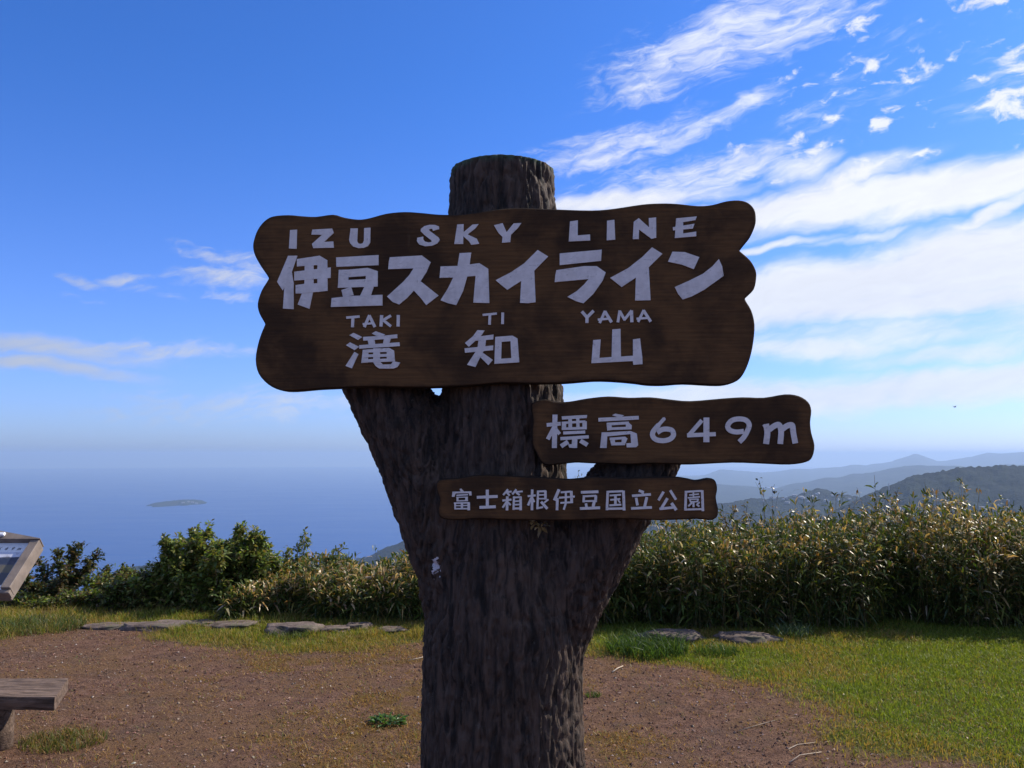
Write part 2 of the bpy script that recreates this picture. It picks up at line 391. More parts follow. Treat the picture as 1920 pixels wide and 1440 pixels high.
gx = axis_pts(-8.5, 8.5, .055, 4500); gy = axis_pts(3.6, 10.5, .055, 4500)
X, Y = np.meshgrid(gx, gy); x, y = X.ravel(), Y.ravel()
lm, dm = lawn_mask(x, y), dead_mask(x, y)*.9
fm = sstep(10, 30, np.maximum(y-2, np.maximum(np.abs(x)-20, -y-10)))
Z = ground_z(x, y)
nx, ny = len(gx), len(gy)
idx = np.arange(nx*ny).reshape(ny, nx)
F = np.stack([idx[:-1, :-1], idx[:-1, 1:], idx[1:, 1:], idx[1:, :-1]], -1).reshape(-1, 4)
me = arr_mesh('ground', np.stack([x, y, Z], 1), F, np.stack([lm, dm, fm], 1), True)
tag(link('ground', me, M['ground']), 'reddish brown trodden soil with lawn at the right, hilltop ground', kind='structure')

# sea: one sheet at 649 m below the hilltop, as far as the visible horizon
SEA = -649.0
rs = [0]+list(np.geomspace(300, 45000, 60)); nt = 256
V = [(0, 0, SEA)]; th = np.linspace(0, 2*np.pi, nt, endpoint=False)
for r in rs[1:]: V += [(r*math.cos(a), r*math.sin(a), SEA) for a in th]
bm = bmesh.new(); bv = [bm.verts.new(v) for v in V]
for j in range(nt): bm.faces.new((bv[0], bv[1+j], bv[1+(j+1) % nt]))
for i in range(len(rs)-2):
    a, b = 1+i*nt, 1+(i+1)*nt
    for j in range(nt):
        k = (j+1) % nt; bm.faces.new((bv[a+j], bv[b+j], bv[b+k], bv[a+k]))
tag(link('sea', bm_mesh('sea', bm), M['sea']), 'calm blue sea reaching to the hazy horizon', kind='structure')

def ridge(name, label, prof, D, mt, dfront, dback, rough=.1, step=6, rows=46, seed=0, base=SEA-20, tilt=0.0, canopy=0.0):
    """a hill whose crest runs through the given directions at about distance D"""
    px = np.array([p[0] for p in prof], float); py = np.array([p[1] for p in prof], float)
    xs = np.arange(px[0], px[-1]+.1, step); ys = np.interp(xs, px, py)
    V = []; n = len(xs)
    for i, (a, b) in enumerate(zip(xs, ys)):
        d = D*(1+tilt*(a-px[0])/(px[-1]-px[0])); c = at_depth(a, b, d); V.append((c.x, c.y, c.z))
    C = np.array(V); C[:, 2] += (fbm(xs*.035, xs*0, 5, seed)-.5)*D*.0042
    dirx = C[:, 0]/np.hypot(C[:, 0], C[:, 1]); diry = C[:, 1]/np.hypot(C[:, 0], C[:, 1])
    ts = np.concatenate([-np.linspace(1, 0, rows//2, endpoint=False)**1.3, np.linspace(0, 1, rows//2)**1.3])
    vv = []
    for t in ts:
        off = t*(dback if t > 0 else dfront); at = abs(t)
        X_ = C[:, 0]+dirx*off; Y_ = C[:, 1]+diry*off
        n_ = fbm(X_/(D*.10)+seed, Y_/(D*.10), 5, seed)-.5
        n2 = fbm(X_/(D*.02), Y_/(D*.02), 4, seed+5)-.5
        rid = np.abs(fbm(X_/(D*.05)+3, Y_/(D*.05)+seed, 4, seed+2)-.5)*2
        h = C[:, 2]-base
        Z_ = base+h*(1-at**1.15)+h*rough*(n_*2.0-rid*.9)*at*(1-at)*3.0+n2*h*rough*.5*min(1, at*8)
        if canopy: Z_ = Z_+canopy*(vnoise(X_/14, Y_/14, seed+7)+.5*vnoise(X_/6, Y_/6, seed+8))
        vv.append(np.stack([X_, Y_, Z_], 1))
    V = np.concatenate(vv); idx = np.arange(len(ts)*n).reshape(len(ts), n)
    F = np.stack([idx[:-1, :-1], idx[:-1, 1:], idx[1:, 1:], idx[1:, :-1]], -1).reshape(-1, 4)
    return tag(link(name, arr_mesh(name, V, F, None, True), mt), label, kind='structure')
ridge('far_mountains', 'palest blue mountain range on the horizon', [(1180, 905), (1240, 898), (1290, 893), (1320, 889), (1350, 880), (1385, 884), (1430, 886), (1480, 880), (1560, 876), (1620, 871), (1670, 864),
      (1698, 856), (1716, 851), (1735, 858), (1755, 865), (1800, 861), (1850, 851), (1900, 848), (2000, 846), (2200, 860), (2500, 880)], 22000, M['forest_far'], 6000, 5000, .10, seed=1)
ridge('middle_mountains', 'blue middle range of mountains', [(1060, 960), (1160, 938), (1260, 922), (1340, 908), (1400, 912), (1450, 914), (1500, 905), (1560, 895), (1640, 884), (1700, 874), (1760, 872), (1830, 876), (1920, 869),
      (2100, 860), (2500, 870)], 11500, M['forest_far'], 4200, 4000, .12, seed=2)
ridge('town_hill', 'low wooded hill with scattered houses', [(1040, 985), (1150, 978), (1250, 962), (1330, 950), (1400, 939), (1450, 936), (1490, 934), (1512, 923), (1535, 918), (1560, 925), (1610, 933), (1700, 936), (1800, 944), (2000, 950),
      (2300, 960)], 4600, M['forest_near'], 1500, 1500, .16, step=2.5, rows=110, seed=3, canopy=9)
ridge('dark_ridge', 'dark blue green wooded ridge at the right', [(1500, 985), (1560, 960), (1600, 942), (1640, 926), (1675, 911), (1700, 898), (1730, 893), (1770, 886), (1800, 880), (1840, 878), (1880, 874), (1905, 876), (1960, 882), (2100, 890),
      (2400, 900)], 3300, M['forest_near'], 1500, 1300, .14, step=2.5, rows=110, seed=4, canopy=9)
ridge('near_slope', 'wooded slope just below the hilltop at the right', [(1020, 1040), (1160, 1015), (1280, 1000), (1420, 985), (1560, 985), (1700, 978), (1850, 968), (2000, 960), (2300, 950)],
      2600, M['forest_near'], 1000, 1100, .14, step=2.5, rows=90, seed=6, canopy=8)
ridge('coast_hill', 'wooded coastal hill dropping to the sea behind the bamboo', [(600, 1120), (640, 1086), (685, 1052), (705, 1040), (730, 1026), (760, 1015), (800, 1008), (880, 1004), (1000, 1000), (1150, 990), (1250, 990)],
      4600, M['forest_near'], 800, 900, .12, step=2.5, rows=90, seed=7, canopy=8)
ridge('left_headland', 'dark headland showing above the left bushes', [(140, 1140), (190, 1105), (222, 1084), (250, 1071), (290, 1058), (330, 1048), (380, 1042), (440, 1048), (520, 1090), (580, 1130)],
      4300, M['forest_near'], 700, 800, .12, step=2.5, rows=80, seed=8, canopy=8)
# island
ic = at_depth(334, 948, 11050)
th = np.linspace(0, 2*np.pi, 72, endpoint=False); V = [(ic.x, ic.y, SEA+48)]
for k, r in enumerate(np.linspace(.08, 1, 14)):
    for a in th:
        rr = r*(1+.14*math.sin(3*a+1)+.10*math.sin(7*a)+.08*math.sin(11*a+2)); xx, yy = ic.x+285*rr*math.cos(a), ic.y+560*rr*math.sin(a)
        V.append((xx, yy, SEA-6+60*(1-r**5)*(.82+.2*math.cos(a+.5))+7*mnoise.noise(Vector((xx/60, yy/60, 0)))*(1-r)+10*mnoise.noise(Vector((xx/25, yy/50, 3)))*(1-r**3)))
F3 = [(0, 1+j, 1+(j+1) % 72) for j in range(72)]
bm = bmesh.new(); bv = [bm.verts.new(v) for v in V]
for f in F3: bm.faces.new([bv[i] for i in f])
for i in range(13):
    for j in range(72):
        a, b, k = 1+i*72, 1+(i+1)*72, (j+1) % 72; bm.faces.new((bv[a+j], bv[b+j], bv[b+k], bv[a+k]))
tag(link('island', bm_mesh('island', bm, True), M['forest_far']), 'small flat island out in the sea', kind='structure')

# houses on the far hill, far too small to show parts
dg = bpy.context.evaluated_depsgraph_get(); dg.update()
def drop(px, py):
    r = ray(px, py).normalized()
    hit, loc, nor, i, ob, mtx = scene.ray_cast(dg, Vector((0, 0, EYE)), r)
    return (loc, ob) if hit else (None, None)
def house_mesh(w, d, h):
    bm = bmesh.new(); v = [bm.verts.new(p) for p in ((-w, -d, -6), (w, -d, -6), (w, d, -6), (-w, d, -6), (-w, -d, h), (w, -d, h), (w, d, h), (-w, d, h), (-w, 0, h+1.6), (w, 0, h+1.6))]
    for f in ((0, 1, 5, 4), (2, 3, 7, 6), (1, 2, 6, 9, 5), (3, 0, 4, 8, 7), (4, 5, 9, 8), (6, 7, 8, 9)): bm.faces.new([v[i] for i in f])
    return bm_mesh('house', bm)
M['house'] = m_simple('pale_plaster', (.36, .36, .37), .8, .15, .05)
hm = [house_mesh(8, 4.5, 2.0), house_mesh(12, 5, 2.5), house_mesh(6, 4, 2.0)]
for h in hm: h.materials.append(M['house'])
nh = 0
for k in range(60):
    px = random.gauss(1500, 55) if k % 3 else random.uniform(1400, 1900); py = random.uniform(924, 945) if px < 1640 else random.uniform(940, 960)
    loc, ob = drop(px, py)
    if loc is None or ob.name not in ('town_hill', 'dark_ridge') or nh >= 34: continue
    o = bpy.data.objects.new('house', hm[k % 3]); col.objects.link(o); o.location = loc+Vector((0, 0, 9)); o.rotation_euler = (0, 0, random.uniform(0, 3))
    tag(o, 'tiny pale house among the trees of the far hill', 'house', 'houses on the far hill'); nh += 1
# white mast on the dark ridge
loc = at_depth(1667, 918, 3250)
bm = bmesh.new(); bmesh.ops.create_cone(bm, segments=10, radius1=2.4, radius2=1.6, depth=42, cap_ends=True, matrix=Matrix.Translation((0, 0, 4)))
o = link('radio_mast', bm_mesh('radio_mast', bm), M['house'], loc=loc); tag(o, 'thin white mast standing on the dark ridge', 'mast')

for k, (a_, b_) in enumerate([(352, 941), (360, 942), (343, 943), (368, 944)]):
    loc, ob = drop(a_, b_)
    if loc is None or ob.name != 'island': loc = at_depth(a_, b_+1, 11000)
    o = bpy.data.objects.new('house', hm[1]); col.objects.link(o); o.location = loc+Vector((0, 0, 3)); o.rotation_euler = (0, 0, .1*k); o.scale = (1.6, 1.6, 1.6)
    tag(o, 'tiny pale building on the small island out at sea', 'house', 'buildings on the island')
# haze: one closed box of even air round everything
bm = bmesh.new(); bmesh.ops.create_cube(bm, size=1)
for v in bm.verts:
    v.co.x *= 110000; v.co.y *= 110000; v.co.z = 125.0 if v.co.z > 0 else -760.0
def b_haze(t):
    pv = t.n('ShaderNodeVolumePrincipled', {'Color': (.50, .70, 1.0, 1), 'Density': HAZE, 'Anisotropy': 0.2})
    t.n('ShaderNodeOutputMaterial', {'Volume': pv.outputs[0]})
HAZE = .000056
M['haze'] = mat('haze_air', b_haze)
tag(link('haze', bm_mesh('haze', bm), M['haze']), 'thin blue air haze over the sea and hills', kind='stuff')

# ------------------------------------------------------------------ SIGNPOST
root = empty('tree_signpost', (0, 3.0, 0))
tag(root, 'dark bark tree-shaped signpost with three brown name boards', 'signpost')
rootinv = Matrix.Translation((0, -3.0, 0))
def AX(px, py, Y=3.0): return at_depth(px, py, Y)
K = 3.0/FPX
def tube_chain(bm, pts, seg=28):
    """pts: list of (Vector, radius)"""
    rings = []
    for i, (p, r) in enumerate(pts):
        a = pts[max(0, i-1)][0]; b = pts[min(len(pts)-1, i+1)][0]; d = (b-a).normalized()
        s = d.cross(Vector((0, 1, 0))).normalized(); u = s.cross(d).normalized()
        rings.append([bm.verts.new(p+(s*math.cos(t)+u*math.sin(t))*r) for t in (2*math.pi*k/seg for k in range(seg))])
    for A, B in zip(rings, rings[1:]):
        for k in range(seg): bm.faces.new((A[k], A[(k+1) % seg], B[(k+1) % seg], B[k]))
    bm.faces.new(rings[0][::-1]); bm.faces.new(rings[-1])
bm = bmesh.new()
main = [(Vector((AX(943, 1440).x-.01, 3.0, -.25)), .34), (Vector((AX(943, 1440).x-.01, 3.0, .06)), .315), (AX(943, 1440), .289), (AX(943, 1370), .286), (AX(942, 1290), .283), (AX(944, 1210), .288), (AX(950, 1140), .285),
        (AX(945, 1060), .262), (AX(940, 980), .246), (AX(940, 890), .238), (AX(942, 740), .222), (AX(942, 600), .212), (AX(942, 400), .199), (Vector((AX(943, 300).x, 3.0, TRUNK_TOP)), .1935)]
tube_chain(bm, main)
tube_chain(bm, [(AX(905, 1180, 3.0), .19), (AX(872, 1040, 2.99), .19), (AX(838, 960, 2.99), .180), (AX(800, 880, 2.99), .165), (AX(763, 800, 2.98), .156), (AX(721, 730, 2.98), .141), (AX(682, 660, 2.97), .125), (AX(668, 600, 2.96), .13), (AX(655, 570, 2.96), .12)])
tube_chain(bm, [(AX(985, 1230, 3.0), .19), (AX(1030, 1130, 2.98), .185), (AX(1082, 1050, 2.95), .165), (AX(1130, 975, 2.93), .150), (AX(1172, 915, 2.92), .135), (AX(1206, 865, 2.92), .125), (AX(1235, 815, 2.92), .118), (AX(1248, 790, 2.92), .11)])
me = bm_mesh('t', bm); to = link('t', me)
md = to.modifiers.new('r', 'REMESH'); md.mode = 'VOXEL'; md.voxel_size = .0072; md.use_smooth_shade = True
ms = to.modifiers.new('s', 'SMOOTH'); ms.iterations = 10; ms.factor = .5
dg = bpy.context.evaluated_depsgraph_get(); dg.update()
em = bpy.data.meshes.new_from_object(to.evaluated_get(dg)); bpy.data.objects.remove(to)
nv = len(em.vertices); co = np.empty(nv*3, np.float32); em.vertices.foreach_get('co', co); co = co.reshape(-1, 3)
no = np.empty(nv*3, np.float32); em.vertices.foreach_get('normal', no); no = no.reshape(-1, 3)
top = co[:, 2] > TRUNK_TOP-.02
disp = np.zeros(nv)
for i in range(nv):
    X_, Y_, Z_ = map(float, co[i])
    sh = .5*max(0, Z_-.75)*min(1, max(0, (-X_-.20)/.12)) - .55*max(0, Z_-.75)*min(1, max(0, (X_-.22)/.1))
    xx = X_+sh*.9
    wob = mnoise.noise(Vector((X_*4, Y_*4, Z_*5)))*.03
    p = Vector(((xx+wob)*40, (Y_+wob)*40, Z_*8.5))
    a = mnoise.noise(p); b = mnoise.noise(p*2.1+Vector((5, 3, 1)))
    ridg = 1-min(1, abs(a)*3.2); r2 = 1-min(1, abs(b)*3.0)
    disp[i] = -.0105*ridg**1.4 - .005*r2 + .005*mnoise.noise(Vector((X_*60, Y_*60, Z_*30))) + .006*mnoise.noise(Vector((X_*3+7, Y_*3, Z_*2.2)))
flat = top & (no[:, 2] > .6)
disp[flat] *= .15
co += no*disp[:, None]; co += np.array([0, -3.0, 0], np.float32)
# barks keeps world-like coordinates in its texture: object origin is 3 m off, so the paint position follows
em.vertices.foreach_set('co', co.ravel()); em.update(); em.materials.clear(); em.materials.append(M['bark'])
for p in em.polygons: p.use_smooth = True
trunk = link('trunk', em, None, root)
# object space of the trunk is shifted by -3 in y
nt_ = M['bark'].node_tree
for nd in nt_.nodes:
    if nd.type == 'MAPPING' and nd.vector_type == 'TEXTURE': nd.inputs['Location'].default_value[1] -= 3.0
    if nd.type == 'MAP_RANGE' and abs(nd.inputs['From Min'].default_value-3.05) < 1e-4:
        nd.inputs['From Min'].default_value = .05; nd.inputs['From Max'].default_value = 0.0

def smooth_closed(pts, n=3):
    out = []; N = len(pts)
    for i in range(N):
        p0, p1, p2, p3 = (np.array(pts[(i+k-1) % N], float) for k in range(4))
        for j in range(n):
            t = j/n
            out.append(.5*((2*p1)+(-p0+p2)*t+(2*p0-5*p1+4*p2-p3)*t*t+(-p0+3*p1-3*p2+p3)*t**3))
    return out
class Board:
    """a plank plane y = D - k*(x - x0); local x runs along the board, local z up, local -y towards the viewer"""
    def __init__(s, name, outline, cx, cy, D, k, thick):
        c = at_depth(cx, cy, D); s.c = c; yaw = -math.atan(k); s.yaw = yaw
        s.ex = Vector((math.cos(yaw), math.sin(yaw), 0)); s.n = Vector((math.sin(yaw), -math.cos(yaw), 0))
        s.o = bpy.data.objects.new(name, None)
        pts = [s.loc(*p) for p in smooth_closed(outline)]
        P = np.array(pts); N = len(P)
        # normals of the outline
        d = np.roll(P, -1, 0)-np.roll(P, 1, 0); nn = np.stack([d[:, 1], -d[:, 0]], 1); nn /= np.linalg.norm(nn, axis=1)[:, None]+1e-9
        area = .5*np.sum(P[:, 0]*np.roll(P[:, 1], -1)-np.roll(P[:, 0], -1)*P[:, 1])
        if area > 0: nn = -nn      # point inwards
        bm = bmesh.new(); cl = bm.verts.layers.float_color.new('Col')
        def ring(inset, y, c):
            r = []
            for (a, b), m in zip(P, nn):
                v = bm.verts.new((a+m[0]*inset, y, b+m[1]*inset)); v[cl] = (c, 0, 0, 1); r.append(v)
            return r
        rs = [ring(.006, thick, 1), ring(0, thick-.006, 1), ring(0, .007, 1), ring(.002, .0025, .8), ring(.005, 0.0, .55)]
        for A, B in zip(rs, rs[1:]):
            for i in range(N): bm.faces.new((A[i], A[(i+1) % N], B[(i+1) % N], B[i]))
        bm.faces.new(rs[0][::-1])
        # front: grid of points inside so the stain can vary, filled with constrained triangulation
        from mathutils.geometry import delaunay_2d_cdt
        bnd = [Vector((v.co.x, v.co.z)) for v in rs[-1]]
        x0, x1 = P[:, 0].min(), P[:, 0].max(); z0, z1 = P[:, 1].min(), P[:, 1].max()
        g = [(a, b) for a in np.arange(x0, x1, .03) for b in np.arange(z0, z1, .03)]
        G = np.array(g); sd = poly_sdf(G, [tuple(b) for b in bnd]); G = G[sd > .008]
        vs, es, fs, ov, oe, of = delaunay_2d_cdt(bnd+[Vector(q) for q in G], [(i, (i+1) % N) for i in range(N)], [], 1, 1e-6)
        nb = []; W = np.array([tuple(v) for v in vs]); sd = poly_sdf(W, [tuple(b) for b in bnd])
        for v, dd, oo in zip(vs, sd, ov):
            if oo and oo[0] < N: nb.append(rs[-1][oo[0]]); continue
            q = bm.verts.new((v.x, 0, v.y)); q[cl] = (float(.55*math.exp(-max(0, dd)/.026)), 0, 0, 1); nb.append(q)
        for f in fs:
            t = [nb[i] for i in f]
            if len(set(t)) == len(t):
                try: bm.faces.new(t)
                except ValueError: pass
        me = bm_mesh(name, bm); me.materials.append(M['board'])
        s.o = bpy.data.objects.new(name, me); col.objects.link(s.o); s.o.parent = root
        s.o.location = c-Vector((0, 3.0, 0)); s.o.rotation_euler = (0, 0, yaw)
    def loc(s, px, py):
        r = ray(px, py); o = Vector((0, 0, EYE)); t = (s.c-o).dot(s.n)/r.dot(s.n); q = o+r*t-s.c
        return (q.dot(s.ex), q.z)

def zA(p, s=3.79, ox=460, oy=360): return [(ox+a/s, oy+b/s) for a, b in p]
OUT1 = zA([(50, 385), (60, 325), (85, 262), (130, 205), (190, 170), (300, 160), (400, 168), (500, 172), (620, 157), (700, 178), (800, 192), (880, 182), (1000, 150), (1130, 138), (1250, 145), (1350, 155), (1440, 158), (1560, 154), (1720, 130)]) + \
    zA([(60, 112), (200, 112), (400, 120), (640, 127), (800, 115), (1000, 85), (1130, 77), (1250, 80), (1400, 95), (1500, 88), (1600, 62), (1690, 55), (1755, 72), (1800, 118), (1812, 180), (1805, 240), (1770, 320), (1730, 372), (1702, 408),
        (1702, 420), (1770, 480), (1810, 550), (1815, 610), (1797, 690), (1745, 745), (1737, 765), (1780, 840), (1803, 940), (1795, 1060), (1770, 1180), (1730, 1280), (1680, 1340), (1600, 1368), (1500, 1372), (1300, 1362), (1150, 1372),
        (1040, 1370), (950, 1358), (800, 1345), (650, 1342), (450, 1358), (200, 1362), (0, 1358)], ox=940) + \
    zA([(1650, 1372), (1500, 1382), (1300, 1390), (1100, 1390), (900, 1385), (640, 1395), (500, 1402), (350, 1415), (250, 1410), (160, 1368), (90, 1290), (68, 1190), (85, 1080), (110, 1000), (132, 948), (132, 928), (95, 860), (83, 790),
        (110, 700), (155, 625), (157, 600), (110, 530), (65, 450)])
z3 = lambda p: zA(p, 2.526, 800, 720)
OUT2 = z3([(502, 88), (560, 72), (620, 84), (680, 82), (760, 68), (860, 58), (960, 64), (1060, 62), (1150, 72), (1250, 80), (1400, 68), (1500, 62), (1600, 64), (1700, 48), (1765, 56), (1810, 85), (1825, 125), (1820, 180), (1825, 230), (1840, 290),
           (1830, 345), (1800, 370), (1720, 382), (1600, 378), (1450, 373), (1250, 382), (1150, 380), (1050, 378), (960, 382), (880, 380), (760, 375), (700, 373), (620, 382), (565, 385), (535, 362), (520, 330), (500, 290), (497, 230), (502, 170), (494, 120)])
OUT3 = z3([(45, 470), (70, 450), (150, 445), (250, 430), (350, 432), (450, 438), (520, 440), (600, 445), (680, 450), (760, 442), (830, 440), (950, 445), (1080, 440), (1200, 440), (1280, 455), (1340, 445), (1370, 460), (1378, 500), (1372, 540), (1382, 590),
           (1380, 625), (1350, 645), (1280, 640), (1150, 645), (1050, 645), (900, 640), (750, 645), (600, 648), (400, 645), (250, 640), (150, 645), (80, 640), (52, 610), (60, 550), (45, 500)])
B1 = Board('board', OUT1, 945, 560, 2.745, .055, .05)
B2 = Board('board', OUT2, 1260, 805, 2.755, .03, .045)
B3 = Board('board', OUT3, 1080, 935, 2.70, .0, .045)
B1.o['label'] = 'large scalloped brown board with the four-row place name'
B2.o['label'] = 'middle-sized brown board giving the height'
B3.o['label'] = 'narrow lowest brown board with ten small characters'

# lettering: each entry is one character; G = outline, S = straight or bent stroke with a width, C = curved stroke
def G(*p): return ('G', p)
def S(w, *p): return ('S', w, p)
def C(w, *p): return ('C', w, p)
def catmull(p, n=6):
    out = []; N = len(p)
    for i in range(N-1):
        p0, p1, p2, p3 = (np.array(p[min(max(k, 0), N-1)], float) for k in (i-1, i, i+1, i+2))
        for j in range(n):
            t = j/n; out.append(tuple(.5*((2*p1)+(-p0+p2)*t+(2*p0-5*p1+4*p2-p3)*t*t+(-p0+3*p1-3*p2+p3)*t**3)))
    out.append(tuple(map(float, p[-1]))); return out
def stroke_poly(w, p):
    p = [np.array(q, float) for q in p]; L, Rr = [], []
    for i in range(len(p)):
        ww = w[i] if isinstance(w, (list, tuple)) else w
        d1 = p[i]-p[i-1] if i else p[1]-p[0]; d2 = p[i+1]-p[i] if i < len(p)-1 else d1
        d1 = d1/np.linalg.norm(d1); d2 = d2/np.linalg.norm(d2); d = d1+d2; d = d/np.linalg.norm(d)
        n = np.array([-d[1], d[0]]); k = 1/max(.5, n.dot(np.array([-d1[1], d1[0]])))
        L.append(tuple(p[i]+n*ww/2*k)); Rr.append(tuple(p[i]-n*ww/2*k))
    return L+Rr[::-1]
def glyph(board, ox, oy, s, *parts, matl=None, name='letter', h=.0035, step=.00022):
    bm = bmesh.new()
    for i, e in enumerate(parts):
        if e[0] == 'G': poly = e[1]
        elif e[0] == 'S': poly = stroke_poly(e[1], e[2])
        else: poly = stroke_poly(e[1], catmull(e[2]))
        pts = [board.loc(ox+a/s, oy+b/s) for a, b in poly]
        hh = -(h+step*i)
        f = [bm.verts.new((a, hh, b)) for a, b in pts]; k = [bm.verts.new((a, .001, b)) for a, b in pts]
        N = len(pts); bm.faces.new(f)
        for j in range(N): bm.faces.new((f[j], f[(j+1) % N], k[(j+1) % N], k[j]))
    # origin at the character's middle
    c = sum((v.co for v in bm.verts), Vector())/len(bm.verts); c.y = 0
    for v in bm.verts: v.co -= c
    return link(name, bm_mesh(name, bm), matl or M['letter'], board.o, c)
a = (B1, 510, 400, 8)
glyph(*a, G((275, 255), (378, 248), (372, 535), (258, 530)))
glyph(*a, G((608, 248), (905, 232), (930, 295), (785, 432), (922, 425), (930, 518), (622, 525), (603, 462), (755, 325), (595, 322)))
glyph(*a, G((1182, 230), (1290, 228), (1280, 420), (1300, 455), (1330, 462), (1365, 452), (1382, 410), (1385, 225), (1480, 218), (1475, 440), (1440, 495), (1380, 520), (1300, 525), (1220, 500), (1175, 450), (1160, 400)))
glyph(*a, G((245, 640), (385, 638), (300, 880), (328, 1050), (328, 1440), (168, 1430), (190, 1110), (165, 1158), (80, 1030)),
      G((378, 690), (720, 638), (830, 705), (832, 768), (378, 800)), G((495, 780), (628, 765), (628, 1060), (617, 1190), (565, 1435), (390, 1370), (455, 1200), (490, 1060)),
      G((685, 755), (832, 705), (838, 1165), (685, 1185)), G((338, 880), (500, 860), (885, 815), (882, 972), (690, 985), (340, 1012)), G((360, 1080), (490, 1062), (838, 1045), (835, 1165), (450, 1205), (360, 1205)))
glyph(*a, G((965, 665), (1600, 628), (1600, 780), (968, 805)), G((1005, 850), (1150, 848), (1440, 820), (1588, 870), (1588, 950), (1410, 942), (1148, 960), (1000, 965)),
      G((1000, 1000), (1148, 1003), (1410, 990), (1588, 990), (1588, 1100), (990, 1120)), G((1002, 930), (1148, 940), (1148, 1020), (998, 1020)), G((1410, 930), (1588, 930), (1588, 1010), (1410, 1010)),
      G((1045, 1155), (1190, 1105), (1228, 1230), (1070, 1260)), G((1395, 1095), (1535, 1085), (1485, 1240), (1325, 1240)), G((900, 1275), (1190, 1243), (1660, 1225), (1660, 1385), (888, 1408)))
a = (B1, 720, 400, 8)
glyph(*a, G((735, 265), (830, 240), (825, 200), (770, 178), (690, 175), (610, 195), (555, 235), (552, 270), (600, 320), (715, 410), (715, 432), (670, 440), (615, 425), (590, 390), (590, 352), (500, 370), (495, 420), (530, 470), (620, 497), (720, 490), (800, 455),
      (838, 400), (820, 365), (760, 320), (680, 260), (680, 240), (725, 232)))
glyph(*a, G((1100, 170), (1195, 165), (1195, 285), (1330, 172), (1420, 165), (1370, 230), (1255, 320), (1395, 385), (1430, 460), (1310, 475), (1275, 420), (1190, 345), (1190, 462), (1055, 465)))
glyph(*a, G((90, 662), (570, 635), (702, 735), (640, 880), (550, 1020), (820, 1235), (635, 1378), (560, 1280), (450, 1160), (350, 1270), (230, 1370), (130, 1330), (48, 1250), (290, 1030), (380, 930), (445, 828), (65, 840), (75, 730)))
glyph(*a, G((1135, 600), (1310, 592), (1285, 770), (1430, 750), (1565, 835), (1582, 1348), (1340, 1342), (1375, 940), (1250, 950), (1190, 1160), (1085, 1378), (960, 1350), (850, 1305), (960, 1130), (1040, 965), (835, 970), (850, 800), (1105, 792)))
a = (B1, 920, 400, 8)
glyph(*a, G((50, 182), (180, 150), (240, 285), (345, 155), (460, 148), (410, 220), (305, 325), (295, 435), (170, 445), (178, 355), (120, 300)))
glyph(*a, G((705, 553), (862, 650), (655, 862), (675, 1335), (560, 1350), (440, 1345), (458, 1015), (250, 1150), (75, 1005), (300, 890), (500, 755)))
glyph(*a, G((1190, 125), (1308, 108), (1305, 335), (1490, 320), (1492, 410), (1170, 425)))
glyph(*a, G((1745, 115), (1855, 100), (1868, 398), (1740, 408)))
glyph(*a, G((1035, 605), (1665, 548), (1655, 715), (1035, 780)), G((985, 855), (1400, 795), (1590, 795), (1725, 890), (1680, 1010), (1540, 1210), (1390, 1352), (1280, 1320), (1150, 1255), (1290, 1170), (1400, 1070), (1468, 988), (960, 1035), (970, 930)))
a = (B1, 1130, 400, 8)
glyph(*a, G((465, 130), (540, 75), (695, 215), (690, 75), (800, 65), (802, 370), (730, 385), (545, 245), (540, 390), (450, 390)))
glyph(*a, G((1100, 80), (1205, 75), (1205, 365), (1080, 375)), G((1100, 80), (1410, 50), (1390, 105), (1205, 135), (1100, 140)), G((1050, 212), (1375, 160), (1350, 232), (1055, 260)), G((1100, 322), (1400, 278), (1402, 348), (1080, 375)))
glyph(*a, G((738, 513), (895, 610), (690, 812), (718, 1305), (485, 1310), (497, 965), (285, 1108), (112, 970), (380, 825), (590, 660)))
glyph(*a, G((1045, 578), (1230, 585), (1448, 660), (1365, 840), (1180, 770), (978, 728)), G((1740, 688), (1790, 800), (1812, 940), (1520, 1150), (1330, 1250), (1200, 1295), (1130, 1210), (1080, 1108), (1300, 1010), (1500, 910), (1640, 800)))
a = (B1, 630, 570, 12)
glyph(*a, S(55, (235, 310), (535, 285)), S(65, (385, 300), (375, 525)))
glyph(*a, S(65, (640, 520), (760, 255)), S(65, (750, 260), (880, 520)), S(45, (605, 455), (850, 435)))
glyph(*a, S(70, (1030, 255), (1015, 510)), S(60, (1060, 370), (1240, 265)), S(62, (1070, 370), (1240, 505)))
glyph(*a, S(70, (1405, 250), (1400, 510)))
glyph(*a, G((305, 705), (400, 650), (595, 745), (500, 812)), G((230, 930), (320, 865), (525, 965), (420, 1040)), G((420, 1080), (510, 1130), (360, 1450), (220, 1395)), G((810, 665), (900, 615), (1110, 690), (1060, 725), (900, 715)),
      G((615, 745), (1080, 715), (1380, 685), (1385, 770), (620, 830)), G((715, 800), (870, 800), (890, 940), (745, 940)), G((1085, 770), (1240, 770), (1200, 900), (1060, 920)), G((530, 930), (1430, 865), (1440, 950), (530, 1010)),
      G((610, 1035), (740, 1030), (720, 1325), (575, 1330)), G((845, 1000), (1000, 1000), (990, 1290), (1060, 1365), (1245, 1360), (1290, 1290), (1448, 1320), (1390, 1420), (1300, 1455), (980, 1455), (900, 1400), (845, 1320)),
      G((1148, 995), (1200, 990), (1310, 1050), (1330, 1290), (1148, 1300)), G((610, 1035), (1200, 990), (1200, 1080), (610, 1098)), S(62, (630, 1172), (1250, 1155)), S(70, (600, 1285), (1320, 1262)))
a = (B1, 850, 570, 12)
glyph(*a, S(50, (660, 250), (980, 218)), S(60, (825, 240), (815, 470)))
glyph(*a, S(62, (1112, 195), (1108, 455)))
